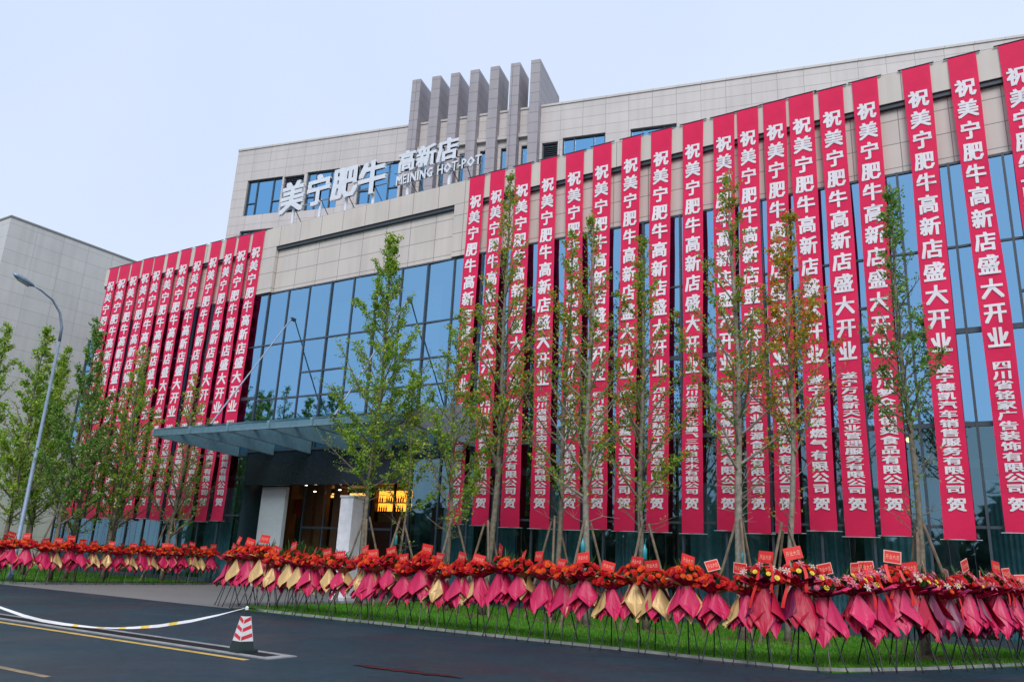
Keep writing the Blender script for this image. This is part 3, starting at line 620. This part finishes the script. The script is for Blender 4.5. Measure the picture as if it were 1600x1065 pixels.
# ------------------------------------------------------------------ trees
def tree(name, base, top, r0, c0, rad, nl, leafm, barkm, label, seed, lsize=.075, dens=1.0, bend=0, group='young street trees', low=0):
    rr = random.Random(seed); u = rr.uniform
    root = tag(empty(name, (base[0], base[1], 0)), label, 'tree', group)
    tr = MB(); cw = MB(); H = top[2]
    def tp(t):
        k = sin(t * pi) * bend
        return Vector((((top[0] - base[0]) * t) + k + .05 * sin(t * 9 + seed), ((top[1] - base[1]) * t) + .05 * cos(t * 7 + seed), H * t))
    def tr_r(t): return r0 * (1 - t) ** .8 * .95 + .012
    tr.tube([tp(i / 14) for i in range(15)], [r0 * 1.25] + [tr_r(i / 14) for i in range(1, 15)], barkm, 8)
    def leaves(p, n, sp):
        for _ in range(n):
            q = p + Vector((rr.gauss(0, sp), rr.gauss(0, sp), rr.gauss(0, sp * .8)))
            s = lsize * u(.6, 1.25); a = u(0, 2 * pi); e = u(-.7, .9)
            d = Vector((cos(a) * cos(e), sin(a) * cos(e), sin(e))); v = Vector((u(-1, 1), u(-1, 1), u(-1, 1))); v = (v - d * v.dot(d)).normalized()
            cw.face([q, q + d * s * .75 + v * s * .62, q + d * s, q + d * s * .75 - v * s * .62], leafm)
    ga = u(0, 6)
    for i in range(nl):
        t = c0 + (0.985 - c0) * ((i + u(0, .6)) / nl); ga += 2.4 + u(-.4, .4)
        k = (t - c0) / (1 - c0); L = rad * (1.0 - k) ** .95 * (.5 + .5 * min(1, k * 5 + .5)) * u(.7, 1.2) + .18
        el = radians(u(28, 52) + 18 * k); p = tp(t); az = ga
        pts = [p]; d = Vector((cos(az) * cos(el), sin(az) * cos(el), sin(el)))
        for j in range(5):
            d = (d + Vector((u(-.12, .12), u(-.12, .12), .07))).normalized(); pts.append(pts[-1] + d * L / 5)
        rb = min(tr_r(t) * .5, .012 + .022 * L); tr.tube(pts, [rb * (1 - j / 6.5) for j in range(6)], barkm, 5, False)
        nt_ = max(3, int(L * 5)); dl = dens * rr.choice((.25, .6, .9, 1.3, 1.8))
        for j in range(nt_):
            f = .22 + .78 * (j + u(0, 1)) / nt_; idx = min(4, int(f * 5)); q = pts[idx].lerp(pts[idx + 1], f * 5 - idx)
            a2 = az + u(-1.4, 1.4); e2 = u(.1, 1.1); tl = L * u(.12, .32) * (1.15 - f * .5); dd = Vector((cos(a2) * cos(e2), sin(a2) * cos(e2), sin(e2)))
            q2 = q + dd * tl; tr.tube([q, q.lerp(q2, .5) + Vector((0, 0, -.02)), q2], [.009, .006, .004], barkm, 4, False)
            for m_ in range(4): leaves(q.lerp(q2, (m_ + .7) / 4), int(dl * u(1.2, 6) * (.5 + m_ * .35)), .06)
            leaves(q, int(dl * u(0, 4)), .07)
    for i in range(int(60 * dens)):    # shoots hugging the stem
        t = u(c0, 1); leaves(tp(t) + Vector((u(-.12, .12), u(-.12, .12), 0)), int(2 + 3 * dens), .07)
    for i in range(low):               # bare twigs below the crown
        t = u(.22, c0); az = u(0, 6.3); p = tp(t); L = u(.5, 1.3); q = p + Vector((cos(az) * L, sin(az) * L, u(.1, .9) * L)); mid = p.lerp(q, .5) + Vector((0, 0, u(-.1, .15)))
        tr.tube([p, mid, q], [.014, .010, .004], barkm, 4, False)
        for _ in range(3):
            e = mid + Vector((u(-.4, .4), u(-.4, .4), u(0, .4))); tr.tube([mid, e], [.006, .003], barkm, 3, False)
            if rr.random() < .5: leaves(e, int(4 * dens), .08)
    tr.build('trunk', root, True); cw.build('crown', root); return root
def stakes(x, y, h, label, seed, n=3):
    rr = random.Random(seed); root = tag(empty('tree_support', (x, y, 0)), label, 'tree support', 'wooden stakes propping the young trees')
    a0 = rr.uniform(0, 6)
    for i in range(n):
        a = a0 + i * 2 * pi / n + rr.uniform(-.2, .2); R = rr.uniform(.85, 1.15)
        b = MB(); b.tube([(cos(a) * R, sin(a) * R, 0), (cos(a) * .1, sin(a) * .1, h * rr.uniform(.95, 1.05))], .036, 'stake_wood', 6); b.build('pole', root)
TR = [ # base x, y, top x, top z, r0, crown start, radius, limbs, leaf, bark, density, label, bend, low
 (-18.75, 21.0, -18.75, 13.4, .13, .27, 2.2, 50, 'leaf_green', 'bark', 1.8, 'slim green tree with a pointed crown in front of the entrance canopy', 0, 5, 'green'),
 (-17.7, 21.6, -17.7, 8.2, .06, .35, 1.3, 20, 'leaf_green', 'bark', 1.0, 'thin short green sapling just right of the entrance tree', .1, 3, 'green'),
 (-15.3, 21.3, -15.5, 10.1, .09, .25, 2.1, 34, 'leaf_green', 'bark', 1.25, 'bright green leaning tree in front of the first right wing banner', -.2, 5, 'green'),
 (-13.8, 21.0, -13.75, 14.7, .15, .27, 2.0, 46, 'leaf_mixed', 'bark', .85, 'tallest tree, thin top with reddish leaves, before the second and third right banners', .25, 5, 'mixed'),
 (-11.55, 21.2, -11.35, 12.3, .12, .28, 1.7, 34, 'leaf_mixed', 'bark', .85, 'green and rust leaved tree in front of the gap after the fourth right banner', .15, 5, 'mixed'),
 (-10.3, 20.8, -10.35, 12.4, .16, .28, 1.9, 36, 'leaf_mixed', 'pale_bark', .75, 'pale barked tree with thin rusty crown before the fifth and sixth right banners', 0, 8, 'mixed'),
 (-8.6, 21.0, -8.7, 11.5, .13, .28, 1.7, 36, 'leaf_mixed', 'bark', 1.0, 'green tree with yellowing tips left of the ninth right wing banner', -.1, 5, 'mixed'),
 (-5.95, 20.9, -5.95, 13.0, .17, .32, 1.9, 34, 'leaf_mixed', 'pale_bark', .7, 'stout pale trunked tree with bare lower limbs before the tenth right banner', 0, 12, 'mixed'),
 (-4.95, 21.4, -4.5, 11.6, .12, .40, 1.8, 34, 'leaf_orange', 'pale_bark', 1.0, 'orange and yellow leaved tree before the twelfth right wing banner', .05, 6, 'orange'),
 (-1.85, 21.0, -1.85, 11.7, .12, .42, 1.05, 42, 'leaf_dark', 'bark', .85, 'dark green narrow feathery tree beside the rightmost wide gap between banners', 0, 9, 'dark')]
for i, t in enumerate(TR):
    tree('street_tree', (t[0], t[1]), (t[2], t[1] + .1, t[3]), t[4] * .66, t[5], t[6] * 1.4, int(t[7] * 1.15), t[8], t[9], t[11], 40 + i, dens=t[10] * 1.55, bend=t[12], low=t[13], lsize=.066)
    stakes(t[0], t[1], 2.9, 'three leaning brown stakes propping ' + ['the slim tree before the entrance canopy', 'the thin sapling right of the entrance tree', 'the leaning tree before the first right banner', 'the tallest reddish topped tree', 'the rust leaved tree after the fourth right banner', 'the pale tree before the sixth right banner', 'the tree left of the ninth right banner', 'the stout pale trunked tree', 'the orange and yellow leaved tree', 'the dark green feathery tree'][i], 90 + i)
TL = [(-33.6, 18.9, 11.2, 'bark', 'slim tree with pale bunched stems right beside the street lamp pole'), (-34.0, 21.5, 10.6, 'bark', 'dense green tree before the second banner of the left wing'),
      (-35.6, 17.9, 10.8, 'bark', 'leafy green tree at the extreme left edge of the picture'), (-36.2, 23.0, 11.2, 'bark', 'tall thin topped tree behind the lamp, before the leftmost banner'),
      (-38.2, 20.2, 10.8, 'bark', 'broad green tree left of the lamp pole, behind the stands'), (-40.3, 18.2, 11.6, 'bark', 'green tree against the grey neighbour building at far left'),
      (-42.3, 22.3, 11.0, 'bark', 'background green tree below the grey neighbour building'), (-33.7, 24.2, 9.8, 'bark', 'green tree standing before the sixth and seventh left banners'),
      (-34.6, 20.2, 9.0, 'bark', 'shorter green tree between the lamp and the leftmost banner'), (-44.5, 19.5, 10.5, 'bark', 'farthest green tree in the left hand clump')]
for i, t in enumerate(TL):
    tree('street_tree', (t[0], t[1]), (t[0] + .3 * sin(i * 3), t[1], t[2]), .10, .20, 2.7, 44, 'leaf_green' if i % 3 else 'leaf_dark', t[3], t[4], 140 + i, dens=(2.0, 1.1, 2.3, 1.0, 2.4, 2.0, 1.9, .7, 1.2, 1.8)[i], bend=.1 * cos(i), low=5, lsize=.078, group='trees left of the driveway')
for i, (x, y) in enumerate(((-33.6, 18.9), (-33.7, 24.2))):
    stakes(x, y, 3.0, ('leaning stakes propping the slim tree beside the street lamp', 'leaning stakes propping the tree before the sixth left banner')[i], 190 + i)
for i, (x, y, z, lb) in enumerate(((-17.72, 21.5, 2.3, 'teal drip bottle hanging on the sapling in front of the entrance'), (-10.25, 20.6, 2.25, 'teal drip bottle on the pale tree before the sixth right banner'), (-8.5, 20.83, 2.15, 'slender teal drip bottle on the tree left of the ninth right banner'), (-5.8, 20.68, 2.1, 'teal drip bottle hanging on the stout pale trunked tree'))):
    b = MB(); b.tube([(0, 0, -.28), (0, 0, -.24), (0, 0, .02), (0, 0, .08), (0, 0, .14)], [.012, .06, .065, .03, .022], 'drip_teal', 10); b.tube([(0, 0, .14), (0, .1, .3)], .006, 'drip_teal', 4); b.tube([(0, 0, -.28), (.02, .02, -.7), (0, .1, -1.1)], .006, 'rod_steel', 4)
    o = b.build('drip_bottle', smooth=True); o.location = (x, y - .1, z); tag(o, lb, 'bottle', 'drip bottles hung on tree trunks')

mat('soil', (.10, .075, .045), .95, .1, var=.5, scale=8, bump=.6)
for t in TR:
    b = MB(); ps = []; n = 18
    for q in range(n):
        a = 2 * pi * q / n; R_ = U(.38, .75); ps.append((t[0] + cos(a) * R_ * 1.2, t[1] + sin(a) * R_, .054))
    c0 = (t[0], t[1], .11)
    for q in range(n): b.face([c0, ps[q], ps[(q + 1) % n]], 'soil')
    structure(b.build('soil_patch'))
# ------------------------------------------------------------------ street lamp
lx, ly = -33.35, 17.25
lamp = tag(empty('street_lamp', (lx, ly, 0)), 'tall grey street lamp with a curved arm at far left', 'street lamp')
b = MB(); b.tube([(0, 0, 0), (0, 0, .3), (0, 0, .32), (0, 0, 9.7)], [.12, .12, .09, .055], 'lamp_steel', 12); b.build('pole', lamp, True)
b = MB(); pts = [(0, 0, 9.7), (0, -.02, 10.3), (0, -.22, 10.9), (0, -.62, 11.35), (0, -1.15, 11.6), (0, -1.5, 11.7)]; b.tube(pts, [.06, .055, .05, .045, .04, .035], 'lamp_steel', 10); b.build('arm', lamp, True)
b = MB(); b.tube([(0, -1.45, 11.68), (0, -1.6, 11.72), (0, -1.9, 11.81), (0, -2.2, 11.9), (0, -2.36, 11.95)], [.03, .1, .13, .11, .02], 'lamp_steel', 10)
for i in range(len(b.v)): pass
hd = b.build('lamp_head', lamp, True)
b = MB(); b.obox((-.08, -1.65, 11.60), (.16, 0, 0), (0, -.5, .15), (0, 0, .01), 'lamp_glass'); b.build('lamp_lens', hd)
b = MB(); b.box(-.16, .16, -.16, .16, 0, .06, 'lamp_steel'); b.build('base_plate', lamp)

# ------------------------------------------------------------------ white pillar by the entrance
wp = tag(empty('white_pillar', (-21.55, 23.25, 0)), 'tall white marble pillar standing before the lit entrance', 'pillar')
b = MB(); b.box(-.32, .32, -.30, .30, .12, 3.75, 'white_marble'); b.build('shaft', wp)
b = MB(); b.box(-.38, .38, -.36, .36, 0, .12, 'white_panel'); b.build('base', wp)
b = MB(); b.box(-.35, .35, -.33, .33, 3.75, 3.83, 'white_panel'); b.build('cap', wp)

# ------------------------------------------------------------------ flower stands
def sheet(mb, az, r0, ztop, length, width, flare, mt, rr, up=False, edge=None):
    nu, nv = 8, 10; ca, sa = cos(az), sin(az); ph = rr.uniform(0, 4); nf = rr.uniform(.9, 1.8); amp = rr.uniform(.014, .038); sk = rr.uniform(-.22, .22); curl = rr.uniform(-.02, .10)
    tri = lambda q: abs((q % 2) - 1) * 2 - 1          # sharp creases fanning out from the tie
    vs = []
    for i in range(nu + 1):
        u = i / nu
        w = width * (.12 + .88 * min(1, u / .62)) * (1 if u < .62 else 1 - .78 * ((u - .62) / .38))
        for j in range(nv + 1):
            v = j / nv * 2 - 1
            out = r0 + flare * u ** 1.2 + amp * u * tri(v * nf + ph) + rr.uniform(-.005, .005) * u + curl * max(0, u - .65) * 1.5 + .03 * v * v * u
            lat = v * w + sk * length * u * .6
            an = az + lat / max(.16, out + .05)
            z = ztop + (length if up else -length) * (u - .12 * abs(v) * u) + rr.uniform(-.004, .004)
            vs.append((cos(an) * out, sin(an) * out, z))
    ej = rr.choice((0, nv - 1)) if edge else -1
    fs = [(i * (nv + 1) + j, i * (nv + 1) + j + 1, (i + 1) * (nv + 1) + j + 1, (i + 1) * (nv + 1) + j) for i in range(nu) for j in range(nv) if not (j == ej and i > 1)]
    mb.add(vs, fs, mt)
    if edge:        # folded-over edge showing the paper's other face
        ca2, sa2 = cos(az) * .012, sin(az) * .012
        a = [vs[i * (nv + 1) + ej + (1 if ej == 0 else 0)] for i in range(2, nu + 1)]; b2 = [vs[i * (nv + 1) + (ej if ej == 0 else ej + 1)] for i in range(2, nu + 1)]
        c2 = [(2 * p[0] - q[0] + ca2 + (q[0] - p[0]) * 1.3, 2 * p[1] - q[1] + sa2 + (q[1] - p[1]) * 1.3, p[2] + .02) for p, q in zip(a, b2)]
        n0 = len(a); edge[1].add(a + b2, [(k_, k_ + 1, n0 + k_ + 1, n0 + k_) for k_ in range(n0 - 1)], edge[0])
def bloom(mb, p, n, s, mt, np_=9, cup=.35):
    p = Vector(p); n = Vector(n).normalized(); a = n.cross(Vector((.3, .2, 1))).normalized(); b_ = n.cross(a)
    for ring, (rs, cu) in enumerate(((1, cup), (.62, cup * 2.0))):
        vs = [p]; off = ring * .4
        for j in range(np_ * 2):
            an = pi * j / np_ + off; r = s * rs * (1 if j % 2 == 0 else .78)
            vs.append(p + (a * cos(an) + b_ * sin(an)) * r + n * r * cu * (1 if j % 2 == 0 else .8))
        mb.add(vs, [(0, 1 + j, 1 + (j + 1) % (np_ * 2)) for j in range(np_ * 2)], mt)
    mb.add([p + n * s * .55 + (a * cos(2 * pi * j / 6) + b_ * sin(2 * pi * j / 6)) * s * .22 for j in range(6)], [(0, 1, 2, 3, 4, 5)], mt)
def lily(mb, p, n, s, mt):
    p = Vector(p); n = Vector(n).normalized(); a = n.cross(Vector((.3, .2, 1))).normalized(); b_ = n.cross(a)
    for j in range(6):
        an = pi * j / 3; d = a * cos(an) + b_ * sin(an); e = -a * sin(an) + b_ * cos(an)
        mb.face([p, p + d * s * .55 + e * s * .2 + n * s * .35, p + d * s + n * s * .25, p + d * s * .55 - e * s * .2 + n * s * .35], mt)
    mb.tube([p, p + n * s * .5], .008, 'petal_yellow', 4)
def blade(mb, p, d, L, w, mt, rr):
    p = Vector(p); d = Vector(d).normalized(); s = d.cross(Vector((rr.uniform(-1, 1), rr.uniform(-1, 1), .2))).normalized(); dr = Vector((0, 0, -1)) * L * rr.uniform(.05, .2)
    m1 = p + d * L * .35; m2 = p + d * L * .7 + dr * .5; e = p + d * L + dr
    mb.add([p, m1 + s * w, m1 - s * w, m2 + s * w * .7, m2 - s * w * .7, e], [(0, 2, 1), (1, 2, 4, 3), (3, 4, 5)], mt)
def stand_template(kind, seed, leafy=False):
    rr = random.Random(seed); T = {}
    # three legs
    legs = []
    for a in (-125, -55, 90):
        a = radians(a + rr.uniform(-8, 8)); b = MB(); R = .36
        b.tube([(-cos(a) * .05, -sin(a) * .05, 1.22), (cos(a) * R, sin(a) * R, .012)], [.012, .012], 'stand_leg', 6)
        b.tube([(cos(a) * R, sin(a) * R, .0), (cos(a) * R, sin(a) * R, .03)], .017, 'stand_leg', 6); legs.append(b.mesh('leg'))
    T['legs'] = legs
    p1, p2 = MB(), MB()
    if kind == 'A':
        cols = [('paper_magenta', p1), ('paper_magenta', p1), (rr.choice(('paper_red', 'paper_magenta')), p1), ('paper_gold', p2)]
    else:
        cols = [('paper_pink', p1), (rr.choice(('paper_red', 'paper_magenta')), p1), ('paper_magenta', p1), ('paper_plum', p2)]
    azs = [-170, -142, -116, -94, -74, -50, -24, 4]
    gi = ([rr.choice((2, 3, 4, 5))] + rr.sample((0, 1, 6, 7), rr.choice((1, 2))) if seed % 4 else [rr.choice((1, 6))]) if kind == 'A' else rr.sample(range(8), 2)
    for q, a in enumerate(azs):
        mt, mb = (cols[3] if q in gi else cols[rr.randrange(3)])
        sc = rr.uniform(.92, 1.16) * (.9 if mt == 'paper_gold' else 1) * (1.02 if kind == 'B' else .96)
        sheet(mb, radians(a + rr.uniform(-8, 8)), .075 + .04 * ((q * 5) % 3) + .005 * q, 1.27 + rr.uniform(-.02, .02), rr.uniform(.52, .76) * sc, rr.uniform(.21, .32) * sc, rr.uniform(.17, .20) + .03 * ((q * 5) % 3), mt, rr, False, (cols[3] if mt != cols[3][0] and rr.random() < .45 else None))
    for a in (20, 70, 120, 165): sheet(p1, radians(a), .07, 1.26, rr.uniform(.4, .5), .17, .14, 'paper_red', rr)
    for q in range(17):      # ruffled collar
        mt, mb = cols[3] if rr.random() < .34 else (('paper_red', p1) if rr.random() < .6 else cols[0])
        sheet(mb, radians(q * 360 / 17 + rr.uniform(-10, 10)), .06 + .02 * (q % 2), 1.24, rr.uniform(.12, .26), rr.uniform(.10, .18), rr.uniform(.20, .36), mt, rr, True)
    T['paper'] = p1.mesh('wrapping_paper'); T['accent'] = p2.mesh('gold_paper' if kind == 'A' else 'plum_paper')
    fl, lv = MB(), MB()
    nfl = 60 if kind == 'A' else 50
    for q in range(nfl):
        a = rr.uniform(0, 2 * pi); r = sqrt(rr.random()); x, y = cos(a) * r * .42, sin(a) * r * .30 - .03; z = 1.39 + .22 * (1 - r * r) + rr.uniform(-.03, .04)
        n = (x * 2.2, y * 2.2 - .55, .75); s = rr.uniform(.05, .075)
        if kind == 'A': bloom(fl, (x, y, z), n, s, 'petal_orange' if rr.random() < .48 else 'petal_red')
        else:
            c = rr.random()
            if c < .52: bloom(fl, (x, y, z), n, s * .9, 'petal_red')
            elif c < .68: bloom(fl, (x, y, z), n, s * .8, 'petal_pink' if rr.random() < .6 else 'petal_orange')
            elif c < .75: bloom(fl, (x, y, z), n, s * .8, 'petal_yellow')
            elif c < .86: lily(fl, (x, y - .02, z + .02), n, s * 1.45, 'petal_white')
            else: lily(fl, (x, y - .02, z + .02), n, s * 1.45, 'petal_pink')
    T['flowers'] = fl.mesh('flowers')
    for q in range(46):
        a = rr.uniform(0, 2 * pi); r = sqrt(rr.random()); x, y = cos(a) * r * .3, sin(a) * r * .23; z = 1.38 + .14 * (1 - r * r)
        blade(lv, (x * .7, y * .7, z), (x * 2 + rr.uniform(-.2, .2), y * 2 + rr.uniform(-.2, .2), .5), rr.uniform(.10, .2), .028, 'stand_leaf', rr)
    for q in range(9):
        a = rr.uniform(0, 2 * pi); blade(lv, (rr.uniform(-.16, .16), rr.uniform(0, .14), 1.5), (cos(a) * .4, sin(a) * .4, 1), rr.uniform(.26, .42), .016, 'stand_leaf', rr)
    if leafy:
        for q in range(26):
            a = rr.uniform(0, 2 * pi); blade(lv, (rr.uniform(-.25, .25), rr.uniform(-.1, .2), 1.45), (cos(a) * .55, sin(a) * .55, 1), rr.uniform(.35, .62), .03, 'stand_leaf', rr)
    T['leaves'] = lv.mesh('foliage')
    # card with four characters
    cards = []
    for pale in (0, 1, 2):
        cb = MB(); w, h = .145, .105
        cb.box(-w, w, -.003, .003, -h, h, ('card_red', 'card_deep', 'card_pale')[pale])
        if pale == 2: cb.box(-w + .016, w - .016, -.0052, -.0032, -h + .016, h - .016, 'card_red')
        cb.tube([(0, .006, -.05), (0, .006, -.36)], .004, 'stand_leg', 4)
        tb = MB()
        for q, ch in enumerate('开业大吉'):
            gv, gf, _ = glyph(ch, .03); tb.add([(-.087 + .058 * q + gx * .054, -.008, gy * .085) for gx, gy in gv], gf, 'card_ink' if pale != 1 else 'card_ink')
        cards.append((cb.mesh('card'), tb.mesh('lettering')))
    T['cards'] = cards
    if kind == 'B':
        T['ribbon'] = []
        for sx in (-.1, .1):
            rb = MB(); ln = rr.uniform(.45, .8); prev = None
            for q in range(14):
                t = q / 13; c = Vector((sx * (1 + t * .9) + .03 * sin(t * 5 + seed), -.08 - .20 * sin(t * 1.7), 1.68 - ln * t)); cur = (c + Vector((-.026, .01, 0)), c + Vector((.026, -.005, 0)))
                if prev: rb.face([prev[0], prev[1], cur[1], cur[0]], 'card_red')
                prev = cur
            T['ribbon'].append(rb.mesh('ribbon'))
    return T
TA = [stand_template('A', 500 + i) for i in range(9)]; TB = [stand_template('B', 600 + i) for i in range(6)]; TL_ = [stand_template('A', 700 + i, True) for i in range(3)]
def stand(T, x, y, rz, sc, label, group, rr, cardk):
    r = tag(empty('flower_stand', (x, y, 0), rz), label, 'flower stand', group); r.scale = (sc, sc, sc * rr.uniform(.95, 1.04)); r.rotation_euler = (rr.uniform(-.03, .03), rr.uniform(-.03, .03), rz)
    for me in T['legs']: link('leg', me, r)
    link('wrapping_paper', T['paper'], r); link('gold_paper' if 'ribbon' not in T else 'plum_paper', T['accent'], r); link('flowers', T['flowers'], r); link('foliage', T['leaves'], r)
    c, l = T['cards'][cardk]; co = link('card', c, r); co.location = (rr.uniform(-.12, .12), rr.uniform(-.12, .02), 1.74 + rr.uniform(-.06, .07)); co.rotation_euler = (rr.uniform(-.3, .1), rr.uniform(-.3, .3), rr.uniform(-.55, .55))
    link('lettering', l, co)
    if 'ribbon' in T and rr.random() < .55:
        for me in T['ribbon']: rb = link('ribbon', me, r); rb.location = (co.location.x, 0, 0)
def path_points(pts, step, jit, rr):
    out = []; P = [Vector((a, b, 0)) for a, b in pts]; seg = [(P[i + 1] - P[i]).length for i in range(len(P) - 1)]; tot = sum(seg); n = int(tot / step); 
    for k in range(n + 1):
        s = tot * k / n + rr.uniform(-jit, jit); s = max(0, min(tot - .001, s)); i = 0
        while s > seg[i]: s -= seg[i]; i += 1
        d = (P[i + 1] - P[i]).normalized(); out.append((P[i] + d * s, d))
    return out
rr = random.Random(77)
LOOK = {0: 'red carded', 1: 'deep red carded', 2: 'pale carded'}
row = path_points([(1.0, 24.0), (-.1, 21.75), (-1.9, 18.4), (-2.95, 16.85), (-3.7, 16.25), (-4.6, 16.1), (-11.84, 16.3), (-18.1, 16.55), (-19.6, 16.75), (-20.3, 17.0)], .55, .11, rr)
for k, (p, d) in enumerate(row):
    B = k < 18; T = rr.choice(TB if B else TA); ck = rr.choice([2, 2, 0] if B else ([2, 0, 0] if k < 20 else [0, 1, 0]))
    nrm = Vector((-d.y, d.x, 0)); face = math.atan2(nrm.y, nrm.x) + pi / 2          # local -Y faces the road
    stand(T, p.x + rr.uniform(-.04, .04), p.y + rr.uniform(-.13, .13), face + rr.uniform(-.55, .55), rr.uniform(.93, 1.05) * (1.13 if B else 1.02),
          '%s %s flower stand, %s from right end of kerb row' % (LOOK[ck], 'pink and plum' if B else 'magenta and gold', ordinal(k + 1)), 'flower stands along the right kerb', rr, ck)
row = path_points([(-20.2, 17.7), (-20.0, 19.0), (-20.0, 21.0)], .6, .05, rr)
for k, (p, d) in enumerate(row):
    stand(rr.choice(TL_), p.x, p.y, -pi / 2 + rr.uniform(-.3, .3), rr.uniform(.95, 1.05), 'leafy magenta flower stand, %s in the short row back to the white pillar' % ordinal(k + 1), 'flower stands beside the driveway', rr, rr.choice([0, 1]))
row = path_points([(-33.4, 16.2), (-32.6, 16.5), (-32.0, 17.2), (-32.0, 25.4)], .52, .08, rr)
for k, (p, d) in enumerate(row):
    ck = rr.choice([0, 1])
    stand(rr.choice(TA), p.x + rr.uniform(-.05, .05), p.y, pi / 2 + rr.uniform(-.7, .1), rr.uniform(.92, 1.0), '%s magenta flower stand, %s from the left end of the left row' % (LOOK[ck], ordinal(k + 1)), 'flower stands along the left kerb', rr, ck)

# ------------------------------------------------------------------ traffic cone and tape
def cone(x, y, rz, label):
    root = tag(empty('traffic_cone', (x, y, .012), rz), label, 'traffic cone', None)
    b = MB(); b.box(-.19, .19, -.19, .19, 0, .045, 'cone_rubber'); b.build('base', root)
    def fr(z0, z1, w0, w1, mt, mb):
        v = [(s * w0, t * w0, z0) for s, t in ((-1, -1), (1, -1), (1, 1), (-1, 1))] + [(s * w1, t * w1, z1) for s, t in ((-1, -1), (1, -1), (1, 1), (-1, 1))]
        mb.add(v, [(0, 1, 5, 4), (1, 2, 6, 5), (2, 3, 7, 6), (3, 0, 4, 7), (4, 5, 6, 7)], mt)
    W = lambda z: .145 - .105 * (z / .68)
    b = MB(); fr(.045, .17, W(.0), W(.17), 'cone_rubber', b); b.build('body', root); b = MB(); fr(.56, .66, W(.56), W(.66), 'cone_rubber', b); b.build('top', root)
    b = MB(); fr(.17, .56, W(.17) + .002, W(.56) + .002, 'cone_white', b); b.build('sleeve', root)
    s = MB()
    for q in range(4):
        R = Matrix.Rotation(q * pi / 2, 4, 'Z')
        for side in (-1, 1):
            for z in (.20, .33, .46):
                pts = []
                for (h, zz) in ((.08, 0), (.92, .065), (.92, .125), (.08, .06)):
                    zq = z + (zz if (side == -1) == (q % 2 == 0) else (.065 - zz if zz <= .065 else .0) if False else zz); 
                    pts.append((h, zq))
                for h0, h1 in ((-.94, -.0), (.0, .94)):
                    pass
            # one slanted band per face, falling towards the front edge
        for z in (.185, .315, .445):
            up_left = (q % 2 == 0)
            zl, zr_ = (z + .055, z) if not up_left else (z, z + .055)
            f = lambda h, zz: R @ Vector((h * (W(zz)), -(W(zz) + .0045), zz))
            s.face([f(-.93, zl), f(.93, zr_), f(.93, zr_ + .058), f(-.93, zl + .058)], 'cone_red')
    s.build('red_chevrons', root)
    b = MB(); b.tube([(0, 0, .64), (0, 0, .70), (0, 0, .72)], [.028, .03, .012], 'tape_white', 8); b.build('tape_knot', root)
cone(-11.15, 9.72, radians(45) + radians(32) + .05, 'red and white chevron traffic cone holding the striped tape')
tp_ = MB(); pts = [(-11.17, .70), (-11.8, .545), (-12.5, .395), (-13.4, .24), (-14.1, .155), (-14.7, .10), (-15.4, .06), (-16.4, .04), (-17.2, .05), (-17.9, .09), (-18.9, .19), (-20.0, .32), (-21.2, .50), (-22.3, .70)]
prev = None; n = 150
for i in range(n + 1):
    s = i / n * (len(pts) - 1); k = min(int(s), len(pts) - 2); t = s - k
    x = pts[k][0] * (1 - t) + pts[k + 1][0] * t; z = pts[k][1] * (1 - t) + pts[k + 1][1] * t
    tw = .35 + .9 * sin(i * .05) ** 2; hw = .027
    cur = [(x, 9.70 - hw * cos(tw), max(.02, z - hw * sin(tw))), (x, 9.70 + hw * cos(tw), max(.02, z + hw * sin(tw)))]
    if prev: tp_.face([prev[0], cur[0], cur[1], prev[1]], 'tape_yellow' if (i // 4) % 3 == 1 and 28 < i < 78 else 'tape_white')
    prev = cur
tag(tp_.build('barrier_tape'), 'white and yellow barrier tape sagging from the cone', 'tape')
